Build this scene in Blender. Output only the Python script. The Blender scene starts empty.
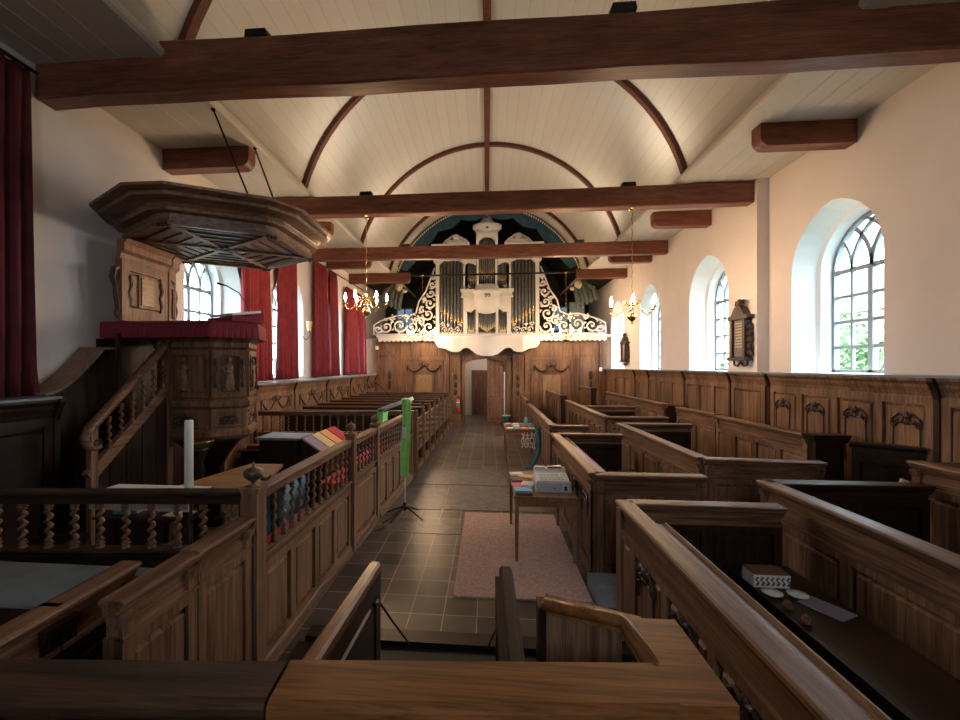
import bpy, bmesh, math, random
from mathutils import Matrix, Vector
random.seed(7)
PI = math.pi
sc = bpy.context.scene
COL = sc.collection
# ------------------------------------------------------------------ materials
def newmat(name):
    m = bpy.data.materials.new(name); m.use_nodes = True
    return m, m.node_tree.nodes, m.node_tree.links, m.node_tree.nodes['Principled BSDF']
def flat(name, col, rough=.6, metal=0, spec=.5, emit=None, es=0, noise=0, nscale=8, bump=0):
    m, N, L, b = newmat(name)
    b.inputs['Base Color'].default_value = (*col, 1); b.inputs['Roughness'].default_value = rough
    b.inputs['Metallic'].default_value = metal; b.inputs['Specular IOR Level'].default_value = spec
    if emit: b.inputs['Emission Color'].default_value = (*emit, 1); b.inputs['Emission Strength'].default_value = es
    if noise or bump:
        tc = N.new('ShaderNodeTexCoord'); n = N.new('ShaderNodeTexNoise'); n.inputs['Scale'].default_value = nscale; n.inputs['Detail'].default_value = 5
        L.new(tc.outputs['Object'], n.inputs['Vector'])
        if noise:
            r = N.new('ShaderNodeValToRGB'); r.color_ramp.elements[0].position = .3; r.color_ramp.elements[1].position = .7
            r.color_ramp.elements[0].color = (*[c*(1-noise) for c in col], 1); r.color_ramp.elements[1].color = (*[min(1, c*(1+noise*.5)) for c in col], 1)
            L.new(n.outputs['Fac'], r.inputs[0]); L.new(r.outputs[0], b.inputs['Base Color'])
        if bump:
            bp = N.new('ShaderNodeBump'); bp.inputs['Strength'].default_value = bump; bp.inputs['Distance'].default_value = .01
            L.new(n.outputs['Fac'], bp.inputs['Height']); L.new(bp.outputs[0], b.inputs['Normal'])
    return m
def wood(name, dark, light, axis='z', rough=.42, fine=26, bump=.25, spec=.28):
    m, N, L, b = newmat(name)
    tc = N.new('ShaderNodeTexCoord')
    def nz(sc_long, sc_cross, detail, dist):
        mp = N.new('ShaderNodeMapping'); s = [sc_cross]*3; s['xyz'.index(axis)] = sc_long
        mp.inputs['Scale'].default_value = s
        n = N.new('ShaderNodeTexNoise'); n.inputs['Scale'].default_value = 1; n.inputs['Detail'].default_value = detail; n.inputs['Distortion'].default_value = dist
        L.new(tc.outputs['Object'], mp.inputs[0]); L.new(mp.outputs[0], n.inputs['Vector']); return n
    a = nz(1.3, fine, 6, .6); c = nz(.5, 2.2, 3, .3); g = nz(5, 130, 2, 0)
    mx = N.new('ShaderNodeMath'); mx.operation = 'MULTIPLY_ADD'; mx.inputs[1].default_value = .55; L.new(a.outputs['Fac'], mx.inputs[0])
    m2 = N.new('ShaderNodeMath'); m2.operation = 'MULTIPLY'; m2.inputs[1].default_value = .45; L.new(c.outputs['Fac'], m2.inputs[0]); L.new(m2.outputs[0], mx.inputs[2])
    r = N.new('ShaderNodeValToRGB'); r.color_ramp.elements[0].position = .36; r.color_ramp.elements[1].position = .64
    r.color_ramp.elements[0].color = (*dark, 1); r.color_ramp.elements[1].color = (*light, 1)
    L.new(mx.outputs[0], r.inputs[0])
    mul = N.new('ShaderNodeMix'); mul.data_type = 'RGBA'; mul.blend_type = 'MULTIPLY'; mul.inputs['Factor'].default_value = .6
    L.new(r.outputs[0], mul.inputs['A']); L.new(g.outputs['Color'], mul.inputs['B'])
    gr = N.new('ShaderNodeValToRGB'); gr.color_ramp.elements[0].position = .35; gr.color_ramp.elements[1].position = .55
    gr.color_ramp.elements[0].color = (.35, .33, .3, 1); gr.color_ramp.elements[1].color = (1, 1, 1, 1)
    L.new(g.outputs['Fac'], gr.inputs[0]); L.new(gr.outputs[0], mul.inputs['B'])
    L.new(mul.outputs['Result'], b.inputs['Base Color'])
    b.inputs['Roughness'].default_value = rough; b.inputs['Specular IOR Level'].default_value = spec
    bp = N.new('ShaderNodeBump'); bp.inputs['Strength'].default_value = bump; bp.inputs['Distance'].default_value = .004
    L.new(a.outputs['Fac'], bp.inputs['Height']); L.new(bp.outputs[0], b.inputs['Normal'])
    return m
OD, OL = (.08, .037, .02), (.33, .18, .10)
M = {}
for ax in 'xyz': M['oak_'+ax] = wood('oak_'+ax, OD, OL, ax)
M['oak_dark'] = wood('oak_dark', (.012, .006, .004), (.045, .02, .011), 'z', .38)  # dark oak; the shade of the pew interiors is also put into it
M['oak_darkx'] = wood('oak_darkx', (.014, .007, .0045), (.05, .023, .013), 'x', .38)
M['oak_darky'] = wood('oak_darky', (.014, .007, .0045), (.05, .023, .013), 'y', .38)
M['oak_gallery'] = wood('oak_gallery', (.14, .07, .042), (.34, .185, .115), 'z', .5)
M['oak_panel'] = wood('oak_panel', (.20, .12, .075), (.36, .23, .15), 'z', .5)
M['carved'] = flat('carved_wood', (.045, .024, .015), .4, noise=.4, nscale=30)
M['desk'] = wood('desk_wood', (.13, .048, .016), (.36, .155, .055), 'x', .3, 14, .12)
M['desky'] = wood('desk_wood_y', (.13, .048, .016), (.36, .155, .055), 'y', .3, 14, .12)
M['pale'] = wood('pale_oak', (.26, .15, .07), (.45, .28, .14), 'z', .5)
M['palex'] = wood('pale_oak_x', (.30, .17, .08), (.5, .31, .16), 'x', .45)
M['beam'] = wood('beam_wood', (.12, .038, .02), (.29, .11, .065), 'x', .4, 9, .3)
M['rib'] = wood('rib_wood', (.08, .026, .014), (.15, .05, .028), 'x', .45)
M['table'] = wood('table_wood', (.22, .11, .05), (.38, .21, .11), 'y', .4)
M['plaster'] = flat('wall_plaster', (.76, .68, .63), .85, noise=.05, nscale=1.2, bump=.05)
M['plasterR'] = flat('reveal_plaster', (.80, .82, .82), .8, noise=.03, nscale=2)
M['ceil'] = flat('ceiling_paint', (.58, .54, .47), .6, noise=.04, nscale=1.5)
M['loft'] = flat('loft_dark', (.022, .017, .015), .7, noise=.3, nscale=3)
M['white'] = flat('organ_white', (.72, .68, .64), .45, noise=.03, nscale=4)
M['pipe'] = flat('pipe_tin', (.24, .25, .26), .38, .75, noise=.2, nscale=6)
M['gold'] = flat('gilding', (.85, .55, .15), .28, 1)
M['brass'] = flat('brass', (.85, .58, .22), .22, 1)
M['bronze'] = flat('aged_bronze', (.22, .18, .13), .35, .85, noise=.3, nscale=20)
M['iron'] = flat('black_iron', (.02, .018, .018), .45, .6)
M['frame'] = flat('window_frame_paint', (.22, .26, .30), .5)
M['red'] = flat('red_curtain', (.22, .010, .018), .8, noise=.3, nscale=5)
M['floor_shade'] = flat('shaded_floor_boards', (.010, .008, .007), .6, noise=.4, nscale=12)  # near-black: shade of the platform and void is put into the colour
M['bluep'] = flat('blue_upholstery', (.22, .48, .66), .8)
M['red_shaded'] = flat('shaded_red_curtain', (.085, .006, .009), .85, noise=.3, nscale=5)  # darker copy of the curtain red, shade at the edge put into it
M['redc'] = flat('red_cloth', (.23, .02, .035), .85, noise=.3, nscale=40)
M['redb'] = flat('red_cushion', (.5, .02, .05), .8)
M['blue'] = flat('blue_carpet', (.10, .28, .42), .9, noise=.15, nscale=30)
M['sill'] = flat('grey_blue_shelf', (.20, .25, .29), .35, noise=.25, nscale=7)
M['green'] = flat('green_cloth', (.38, .88, .24), .8, noise=.15, nscale=12)
M['paper'] = flat('white_paper', (.8, .8, .78), .6)
M['cloth'] = flat('white_cloth', (.72, .74, .78), .8)
M['candle'] = flat('candle_wax', (.82, .84, .76), .45)
M['grey'] = flat('grey_plastic', (.55, .57, .60), .4)
M['lgrey'] = flat('light_plastic', (.72, .72, .70), .45)
M['dark'] = flat('dark_plastic', (.03, .03, .035), .35)
M['teal'] = flat('teal_cloth', (.02, .13, .19), .7, noise=.3, nscale=15)
M['tealp'] = flat('teal_print', (.12, .45, .55), .5)
M['cyan'] = flat('cyan_print', (.12, .48, .72), .4)
M['purple'] = flat('purple_print', (.22, .15, .40), .45)
M['mauve'] = flat('mauve_print', (.26, .22, .30), .4)
M['orange'] = flat('orange_print', (.75, .30, .08), .5)
M['pink'] = flat('pink_print', (.6, .2, .3), .5)
M['cream'] = flat('cream_paper', (.68, .55, .33), .6)
M['brownb'] = flat('brown_print', (.16, .08, .05), .5)
M['redx'] = flat('red_enamel', (.65, .03, .03), .3)
M['greenx'] = flat('green_enamel', (.08, .3, .18), .35)
M['drape'] = flat('painted_blue_drape', (.015, .075, .11), .6, noise=.5, nscale=6)
M['drapeg'] = flat('painted_green_drape', (.06, .075, .06), .6, noise=.6, nscale=9)
M['skin'] = flat('gilt_face', (.45, .38, .26), .5)
M['flame'] = flat('lit_bulb', (1, .8, .5), .5, emit=(1, .66, .38), es=150)
M['stone'] = flat('tombstone_slate', (.16, .16, .17), .35, noise=.45, nscale=9, bump=.5)
M['text'] = flat('painted_tablet', (.20, .17, .17), .5, noise=.7, nscale=45)
M['leaf'] = flat('tree_leaf', (.07, .16, .045), .6, noise=.5, nscale=3)
M['bark'] = flat('tree_bark', (.12, .08, .05), .9, noise=.3, nscale=10)
M['lawn'] = flat('lawn', (.05, .11, .03), .9, noise=.4, nscale=2)
M['seatred'] = flat('red_leather', (.22, .04, .03), .5)
# white plank ceiling with real grooves drawn by plank index
def plank_mat():
    m, N, L, b = newmat('vault_planks')
    uv = N.new('ShaderNodeUVMap'); sp = N.new('ShaderNodeSeparateXYZ'); L.new(uv.outputs[0], sp.inputs[0])
    fr = N.new('ShaderNodeMath'); fr.operation = 'FRACT'; L.new(sp.outputs[0], fr.inputs[0])
    lt = N.new('ShaderNodeMath'); lt.operation = 'LESS_THAN'; lt.inputs[1].default_value = .05; L.new(fr.outputs[0], lt.inputs[0])
    fl = N.new('ShaderNodeMath'); fl.operation = 'FLOOR'; L.new(sp.outputs[0], fl.inputs[0])
    wn = N.new('ShaderNodeTexWhiteNoise'); wn.noise_dimensions = '1D'; L.new(fl.outputs[0], wn.inputs['W'])
    r = N.new('ShaderNodeValToRGB'); r.color_ramp.elements[0].color = (.53, .49, .43, 1); r.color_ramp.elements[1].color = (.56, .52, .46, 1); L.new(wn.outputs['Value'], r.inputs[0])
    mx = N.new('ShaderNodeMix'); mx.data_type = 'RGBA'; L.new(lt.outputs[0], mx.inputs['Factor']); L.new(r.outputs[0], mx.inputs['A']); mx.inputs['B'].default_value = (.45, .41, .35, 1)
    L.new(mx.outputs['Result'], b.inputs['Base Color']); b.inputs['Roughness'].default_value = .5
    return m
M['vault'] = plank_mat()
def tile_mat():
    m, N, L, b = newmat('slate_tiles')
    tc = N.new('ShaderNodeTexCoord'); mp = N.new('ShaderNodeMapping'); mp.inputs['Location'].default_value = (.09, -3.52+.302*12, 0)
    L.new(tc.outputs['Object'], mp.inputs[0])
    br = N.new('ShaderNodeTexBrick'); br.offset = 0; br.squash = 1; br.inputs['Scale'].default_value = 1
    br.inputs['Brick Width'].default_value = .302; br.inputs['Row Height'].default_value = .302; br.inputs['Mortar Size'].default_value = .005
    br.inputs['Mortar Smooth'].default_value = .2
    br.inputs['Color1'].default_value = (.028, .024, .022, 1); br.inputs['Color2'].default_value = (.125, .10, .088, 1); br.inputs['Mortar'].default_value = (.38, .36, .35, 1)
    L.new(mp.outputs[0], br.inputs['Vector'])
    n = N.new('ShaderNodeTexNoise'); n.inputs['Scale'].default_value = 3; n.inputs['Detail'].default_value = 4; L.new(tc.outputs['Object'], n.inputs['Vector'])
    r = N.new('ShaderNodeValToRGB'); r.color_ramp.elements[0].color = (.6, .57, .54, 1); r.color_ramp.elements[1].color = (1.35, 1.3, 1.25, 1); r.color_ramp.elements[0].position = .3; r.color_ramp.elements[1].position = .7
    L.new(n.outputs['Fac'], r.inputs[0])
    mx = N.new('ShaderNodeMix'); mx.data_type = 'RGBA'; mx.blend_type = 'MULTIPLY'; mx.inputs['Factor'].default_value = 1
    L.new(br.outputs['Color'], mx.inputs['A']); L.new(r.outputs[0], mx.inputs['B']); L.new(mx.outputs['Result'], b.inputs['Base Color'])
    rr = N.new('ShaderNodeMapRange'); rr.inputs['To Min'].default_value = .24; rr.inputs['To Max'].default_value = .42; L.new(n.outputs['Fac'], rr.inputs[0]); L.new(rr.outputs[0], b.inputs['Roughness'])
    bp = N.new('ShaderNodeBump'); bp.inputs['Strength'].default_value = .08; bp.inputs['Distance'].default_value = .004; L.new(n.outputs['Fac'], bp.inputs['Height']); L.new(bp.outputs[0], b.inputs['Normal'])
    return m
M['tiles'] = tile_mat()
def slab_mat():
    m, N, L, b = newmat('ledger_stone')
    tc = N.new('ShaderNodeTexCoord'); n = N.new('ShaderNodeTexNoise'); n.inputs['Scale'].default_value = 5; n.inputs['Detail'].default_value = 8; n.inputs['Roughness'].default_value = .7
    L.new(tc.outputs['Object'], n.inputs['Vector'])
    v = N.new('ShaderNodeTexVoronoi'); v.inputs['Scale'].default_value = 16; L.new(tc.outputs['Object'], v.inputs['Vector'])
    r = N.new('ShaderNodeValToRGB'); r.color_ramp.elements[0].color = (.045, .04, .04, 1); r.color_ramp.elements[1].color = (.22, .20, .195, 1); r.color_ramp.elements[0].position = .3; r.color_ramp.elements[1].position = .72
    L.new(n.outputs['Fac'], r.inputs[0]); L.new(r.outputs[0], b.inputs['Base Color']); b.inputs['Roughness'].default_value = .33
    bp = N.new('ShaderNodeBump'); bp.inputs['Strength'].default_value = .35; bp.inputs['Distance'].default_value = .01; L.new(v.outputs['Distance'], bp.inputs['Height']); L.new(bp.outputs[0], b.inputs['Normal'])
    return m
M['slab'] = slab_mat()
def rug_mat():
    m, N, L, b = newmat('sisal_rug')
    tc = N.new('ShaderNodeTexCoord'); w = N.new('ShaderNodeTexChecker'); w.inputs['Scale'].default_value = 60
    w.inputs['Color1'].default_value = (.62, .45, .42, 1); w.inputs['Color2'].default_value = (.46, .33, .30, 1); L.new(tc.outputs['Object'], w.inputs['Vector'])
    n = N.new('ShaderNodeTexNoise'); n.inputs['Scale'].default_value = 40; L.new(tc.outputs['Object'], n.inputs['Vector'])
    mx = N.new('ShaderNodeMix'); mx.data_type = 'RGBA'; mx.blend_type = 'OVERLAY'; mx.inputs['Factor'].default_value = .6
    L.new(w.outputs[0], mx.inputs['A']); L.new(n.outputs['Fac'], mx.inputs['B']); L.new(mx.outputs['Result'], b.inputs['Base Color']); b.inputs['Roughness'].default_value = .95
    bp = N.new('ShaderNodeBump'); bp.inputs['Strength'].default_value = .5; bp.inputs['Distance'].default_value = .005; L.new(w.outputs['Fac'], bp.inputs['Height']); L.new(bp.outputs[0], b.inputs['Normal'])
    return m
M['rug'] = rug_mat()
def brick_mat():
    m, N, L, b = newmat('house_brick')
    tc = N.new('ShaderNodeTexCoord'); mp = N.new('ShaderNodeMapping'); mp.inputs['Rotation'].default_value = (PI/2, 0, PI/2); L.new(tc.outputs['Object'], mp.inputs[0])
    br = N.new('ShaderNodeTexBrick'); br.inputs['Scale'].default_value = 4; br.inputs['Color1'].default_value = (.35, .12, .08, 1); br.inputs['Color2'].default_value = (.25, .09, .06, 1); br.inputs['Mortar'].default_value = (.4, .36, .3, 1)
    L.new(mp.outputs[0], br.inputs['Vector']); L.new(br.outputs[0], b.inputs['Base Color']); b.inputs['Roughness'].default_value = .9
    return m
M['brick'] = brick_mat()
def glass_mat():
    m = bpy.data.materials.new('window_glass'); m.use_nodes = True; N = m.node_tree.nodes; L = m.node_tree.links; N.clear()
    o = N.new('ShaderNodeOutputMaterial'); t = N.new('ShaderNodeBsdfTransparent'); t.inputs[0].default_value = (.93, .97, 1, 1)
    g = N.new('ShaderNodeBsdfGlossy'); g.inputs['Roughness'].default_value = .05; mx = N.new('ShaderNodeMixShader'); mx.inputs[0].default_value = .06
    L.new(t.outputs[0], mx.inputs[1]); L.new(g.outputs[0], mx.inputs[2]); L.new(mx.outputs[0], o.inputs[0]); return m
M['glass'] = glass_mat()
M['dimglass'] = glass_mat(); M['dimglass'].name = 'darkened_glass'
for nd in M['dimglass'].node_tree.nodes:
    if nd.type == 'BSDF_TRANSPARENT': nd.inputs[0].default_value = (.10, .12, .13, 1)  # tint darkened to dim the daylight in the loft windows
# ------------------------------------------------------------------ mesh builder
class MB:
    def __init__(s, mat=None): s.bm = bmesh.new(); s.T = mat or Matrix.Identity(4)
    def v(s, p): return s.bm.verts.new(s.T @ Vector(p))
    def box(s, x0, x1, y0, y1, z0, z1):
        c = [s.v((x, y, z)) for z in (z0, z1) for y in (y0, y1) for x in (x0, x1)]
        for f in ((0, 2, 3, 1), (4, 5, 7, 6), (0, 1, 5, 4), (2, 6, 7, 3), (0, 4, 6, 2), (1, 3, 7, 5)): s.bm.faces.new([c[i] for i in f])
        return s
    def loft(s, rings, closed=True, cap=True):
        R = [[s.v(p) for p in r] for r in rings]
        n = len(R[0])
        for a, b in zip(R, R[1:]):
            for i in range(n if closed else n-1):
                j = (i+1) % n
                try: s.bm.faces.new((a[i], a[j], b[j], b[i]))
                except ValueError: pass
        if cap and n > 2:
            s.bm.faces.new(R[0][::-1]); s.bm.faces.new(R[-1])
        return s
    def prism(s, pts, ax, a0, a1):      # pts in the two other axes (in xyz order)
        def mk(p, a):
            return {'x': (a, p[0], p[1]), 'y': (p[0], a, p[1]), 'z': (p[0], p[1], a)}[ax]
        return s.loft([[mk(p, a0) for p in pts], [mk(p, a1) for p in pts]])
    def frustum(s, c0, c1):             # rectangle (x0,x1,z0,z1,y) to another
        def r(c): x0, x1, z0, z1, y = c; return [(x0, y, z0), (x1, y, z0), (x1, y, z1), (x0, y, z1)]
        return s.loft([r(c0), r(c1)])
    def lathe(s, prof, c=(0, 0, 0), n=12, ax='z'):
        rings = []
        for r, h in prof:
            r = max(r, .0004); ring = []
            for k in range(n):
                a = 2*PI*k/n; u, w = r*math.cos(a), r*math.sin(a)
                ring.append({'z': (c[0]+u, c[1]+w, c[2]+h), 'y': (c[0]+u, c[1]+h, c[2]+w), 'x': (c[0]+h, c[1]+u, c[2]+w)}[ax])
            rings.append(ring)
        return s.loft(rings)
    def tube(s, pts, r, n=6):
        P = [Vector(p) for p in pts]; rings = []; prev = None
        for i, p in enumerate(P):
            t = (P[min(i+1, len(P)-1)]-P[max(i-1, 0)])
            if t.length < 1e-9: t = Vector((0, 0, 1))
            t.normalize()
            u = prev if prev is not None else Vector((.31, .17, .93) if abs(t.z) < .9 else (1, .1, 0))
            u = (u-t*u.dot(t)); u.normalize(); w = t.cross(u); prev = u
            rr = r[i] if isinstance(r, (list, tuple)) else r
            rings.append([p+u*(rr*math.cos(2*PI*k/n))+w*(rr*math.sin(2*PI*k/n)) for k in range(n)])
        return s.loft(rings)
    def bar(s, p0, p1, w, h):           # square bar between two points
        a, b = Vector(p0), Vector(p1); t = (b-a).normalized(); up = Vector((0, 0, 1)) if abs(t.z) < .95 else Vector((0, 1, 0))
        u = t.cross(up).normalized(); q = u.cross(t).normalized()
        c = [(-w/2, -h/2), (w/2, -h/2), (w/2, h/2), (-w/2, h/2)]
        return s.loft([[a+u*i+q*j for i, j in c], [b+u*i+q*j for i, j in c]])
    def ell(s, c, r, n=10, m=7):
        if not isinstance(r, (list, tuple)): r = (r, r, r)
        rings = []
        for i in range(m+1):
            ph = PI*i/m; q = max(math.sin(ph), .02)
            rings.append([(c[0]+r[0]*q*math.cos(2*PI*k/n), c[1]+r[1]*q*math.sin(2*PI*k/n), c[2]-r[2]*math.cos(ph)) for k in range(n)])
        return s.loft(rings)
    def build(s, name, mat, parent=None, smooth=False):
        bmesh.ops.recalc_face_normals(s.bm, faces=s.bm.faces)
        me = bpy.data.meshes.new(name); s.bm.to_mesh(me); s.bm.free()
        if smooth:
            for p in me.polygons: p.use_smooth = True
        me.materials.append(M[mat] if isinstance(mat, str) else mat)
        o = bpy.data.objects.new(name, me); COL.objects.link(o)
        if parent is not None:
            off = Vector((0, 0, 0)); q = parent
            while q is not None: off += q.location; q = q.parent
            if off.length > 0: me.transform(Matrix.Translation(-off))
            o.parent = parent
        return o
def thing(name, label, cat, loc=(0, 0, 0), group=None):
    o = bpy.data.objects.new(name, None); COL.objects.link(o); o.location = loc; o.empty_display_size = .1
    o['label'] = label; o['category'] = cat
    if group: o['group'] = group
    return o
def tag(o, label, cat, group=None, kind=None):
    o['label'] = label; o['category'] = cat
    if group: o['group'] = group
    if kind: o['kind'] = kind
    return o
def solo(mb, name, mat, label, cat, group=None, smooth=False, kind=None):
    o = mb.build(name, mat, None, smooth)
    co = [v.co for v in o.data.vertices]
    c = Vector(((min(v.x for v in co)+max(v.x for v in co))/2, (min(v.y for v in co)+max(v.y for v in co))/2, min(v.z for v in co)))
    o.data.transform(Matrix.Translation(-c)); o.location = c
    return tag(o, label, cat, group, kind)
def struct(name, mb, mat, parent=None, smooth=False):
    o = mb.build(name, mat, parent, smooth)
    if parent is None: o['kind'] = 'structure'
    return o
def sempty(name):
    o = bpy.data.objects.new(name, None); COL.objects.link(o); o['kind'] = 'structure'; return o
def dup(root, loc=None, rotz=None, label=None, group=None):
    def cp(o, par):
        c = o.copy(); COL.objects.link(c)
        if par is not None: c.parent = par
        for ch in list(o.children): cp(ch, c)
        return c
    r = cp(root, None)
    if loc is not None: r.location = loc
    if rotz is not None: r.rotation_euler = (0, 0, rotz)
    if label: r['label'] = label
    if group: r['group'] = group
    return r
def copies(proto, parent, places):     # further copies of a part under the same parent: (dx,dy,dz)
    for p in places:
        c = proto.copy(); COL.objects.link(c); c.parent = parent; c.location = p
def frame(p0, p1, side=1):
    """s along p0->p1, d outward (to the right of the direction when side=1), z up"""
    a = Vector((p1[0]-p0[0], p1[1]-p0[1], 0)); L = a.length; a.normalize()
    d = Vector((a.y, -a.x, 0))*side
    m = Matrix(((a.x, d.x, 0, p0[0]), (a.y, d.y, 0, p0[1]), (0, 0, 1, p0[2] if len(p0) > 2 else 0), (0, 0, 0, 1)))
    return m, L
# ------------------------------------------------------------------ joinery
def field(mb, x0, x1, z0, z1, d, raise_=.012, bev=.025):
    mb.frustum((x0, x1, z0, z1, d), (x0+bev, x1-bev, z0+bev, z1-bev, d+raise_))
def panelling(mb, s0, s1, z0, z1, n=3, t=.035, stile=.085, top=.10, bot=.10, d0=0, both=False):
    mb.box(s0, s1, d0-t, d0, z0, z1)
    def face(d, sg):
        e = .034*sg
        mb.box(s0, s1, min(d, d+e), max(d, d+e), z1-top, z1); mb.box(s0, s1, min(d, d+e), max(d, d+e), z0, z0+bot)
        w = (s1-s0)/n
        for i in range(n+1):
            c = s0+i*w; a, b = max(s0, c-stile/2), min(s1, c+stile/2)
            if i == 0: b = s0+stile*.8
            if i == n: a = s1-stile*.8
            mb.box(a, b, min(d, d+e*.98), max(d, d+e*.98), z0+bot, z1-top)
        for i in range(n):
            a = s0+i*w+stile*.5+.026; b = s0+(i+1)*w-stile*.5-.026
            if b-a > .06: field(mb, a, b, z0+bot+.026, z1-top-.026, d, .024*sg, min(.022, (b-a)*.2))
    face(d0, 1)
    if both: face(d0-t, -1)
RAIL = [(-.075, 0), (-.068, .014), (.045, .014), (.062, .008), (.066, -.006), (.05, -.016), (.05, -.03), (.03, -.045), (.018, -.075), (-.05, -.075), (-.05, -.03), (-.075, -.016)]
def cap_rail(mb, s0, s1, z, prof=RAIL, k=1):
    mb.prism([(d*k, z+h*k) for d, h in prof], 'x', s0, s1)
def spiral(cx, cz, r, a0, turns, n=14, shrink=.12, d=0):
    out = []
    for i in range(n+1):
        t = i/n; a = a0+turns*2*PI*t; q = r*(1-(1-shrink)*t)
        out.append((cx+q*math.cos(a), d, cz+q*math.sin(a)))
    return out
def crest(mb, x, z, w, d, drop=.0, th=.010):
    """rococo cresting: two mirrored scrolls, a shell and drops, centred at x, top z"""
    for sg in (-1, 1):
        p = spiral(0, 0, w*.20, PI*.5, .9*1, 12); mb.tube([(x+sg*(w*.22+q[0]), d, z-w*.20+q[2]*.9) for q in p], [th*(1-.4*i/12) for i in range(13)], 5)
        p = spiral(0, 0, w*.13, -PI*.3, -.95, 10); mb.tube([(x+sg*(w*.40+q[0]), d, z-w*.30+q[2]) for q in p], th*.8, 5)
        mb.tube([(x+sg*w*.05, d, z-w*.06), (x+sg*w*.2, d, z+.0*w), (x+sg*w*.42, d, z-w*.16), (x+sg*w*.5, d, z-w*.34)], [th*1.1, th, th*.8, th*.4], 5)
        if drop: mb.tube([(x+sg*w*.46, d, z-w*.34), (x+sg*w*.44, d, z-w*.34-drop*.5), (x+sg*w*.45, d, z-w*.34-drop)], [th*.9, th*.6, th*.5], 5)
    mb.ell((x, d, z-w*.05), (w*.09, th*1.4, w*.12), 8, 5); mb.ell((x, d, z-w*.26), (w*.07, th*1.2, w*.09), 8, 5)
def garland(mb, x, z, w, d, th=.012):
    """hanging swag between two rosettes with a central bow"""
    for sg in (-1, 1):
        pts = [(x+sg*w*(.06+.40*i/8), d, z-.13*w*math.sin(PI*i/8)-.02*w) for i in range(9)]
        mb.tube(pts, [th*(.7+.9*math.sin(PI*i/8)) for i in range(9)], 5)
        mb.ell((x+sg*w*.48, d, z), (w*.045, th, w*.045), 7, 4)
        mb.tube([(x+sg*w*.48, d, z), (x+sg*w*.50, d, z-w*.08), (x+sg*w*.49, d, z-w*.16)], [th, th, th*.4], 5)
        mb.tube([(q[0]*sg+x+sg*w*.10, d, z+w*.05+q[2]) for q in spiral(0, 0, w*.07, PI, .9, 8)], th*.6, 5)
    mb.ell((x, d, z+w*.04), (w*.06, th*1.3, w*.07), 8, 5)
def twisted(h, r, n=10, m=26, turns=3.2):
    """one turned barley-twist baluster standing on z=0"""
    mb = MB()
    mb.lathe([(r*.95, 0), (r*.95, .03*h), (r*.6, .06*h), (r*1.05, .10*h), (r*.55, .14*h), (r*.8, .17*h)], n=n)
    mb.lathe([(r*.8, .85*h), (r*.55, .87*h), (r*1.0, .91*h), (r*.6, .95*h), (r*.9, .97*h), (r*.9, h)], n=n)
    rings = []
    for i in range(m+1):
        z = (.17+.68*i/m)*h; a0 = turns*2*PI*i/m; ring = []
        for k in range(n):
            a = 2*PI*k/n; ring.append((r*.36*math.cos(a0)+r*.58*math.cos(a), r*.36*math.sin(a0)+r*.58*math.sin(a), z))
        rings.append(ring)
    mb.loft(rings)
    return mb
def ball_prof(r, h0=0):
    return [(r*.75, h0), (r*.75, h0+r*.2), (r*.3, h0+r*.45), (r*.4, h0+r*.6), (r*.8, h0+r*.85), (r, h0+r*1.35), (r*.82, h0+r*1.85), (r*.35, h0+r*2.15), (r*.25, h0+r*2.3), (r*.12, h0+r*2.55), (.001, h0+r*2.7)]
# ------------------------------------------------------------------ room shell
XL, XRN, XRF, YS, YB, YF = -5.0, 5.0, 4.8, 8.03, -3.0, 20.6
ZC, XV, ZV = 5.6, 3.6, 5.72
struct('floor', MB().box(-5.05, 5.05, YB, YF, -.06, 0), 'tiles')
HW, ZS, RISE = .82, 3.72, .95
def arch(a, zs=ZS, k=1.0, n=8):
    h = RISE*a/HW*k; R = (a*a+h*h)/(2*a); c = a-R; ph = math.atan2(h, -c)
    right = [(c+R*math.cos(ph*i/n), zs+R*math.sin(ph*i/n)) for i in range(n+1)]
    return right+[(-y, z) for y, z in right[::-1][1:]]       # from +a over the apex to -a
def side_wall(name, X, y0, y1, wins, sill, top=ZC):
    mb = MB(); out = 1 if X > 0 else -1
    def quad(a, b, z0a, z0b, z1): mb.bm.faces.new([mb.v(p) for p in ((X, a, z0a), (X, b, z0b), (X, b, z1), (X, a, z1))])
    y = y0
    for c in sorted(wins):
        quad(y, c-HW, 0, 0, top)
        mb.bm.faces.new([mb.v(p) for p in ((X, c-HW, 0), (X, c+HW, 0), (X, c+HW, sill), (X, c-HW, sill))])
        A = arch(HW)[::-1]
        for (ya, za), (yb, zb) in zip(A, A[1:]): quad(c+ya, c+yb, za, zb, top)
        y = c+HW
    quad(y, y1, 0, 0, top)
    mb.box(min(X+out*.62, X+out*.64), max(X+out*.62, X+out*.64), y0, y1, -.1, sill-.02)
    w = struct(name, mb, 'plaster')
    rb = MB()
    for c in wins:                                  # splayed, stepped reveals
        rings = []
        for dx, a in ((0, HW), (.33, HW-.07), (.36, HW-.13), (.58, HW-.14)):
            o = [(c+yy, zz) for yy, zz in arch(a)]; rings.append([(X+out*dx, yy, zz) for yy, zz in o+[(c-a, sill), (c+a, sill)]])
        rb.loft(rings, cap=False)
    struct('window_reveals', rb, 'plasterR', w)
    return w
WR_N, WR_F, WL = [6.65], [9.77, 13.07, 16.2], [7.45, 10.4, 13.4, 16.3]
side_wall('wall_right', XRN, YB, YS, WR_N, 2.15)
side_wall('wall_right_far', XRF, YS, YF, WR_F, 2.15)
struct('wall_right_step', MB().box(XRF-.003, XRN+.3, YS-.004, YS+.05, 0, ZC), 'plaster')
side_wall('wall_left', XL, YB, YF, WL, 1.98)
WN = 0
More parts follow.
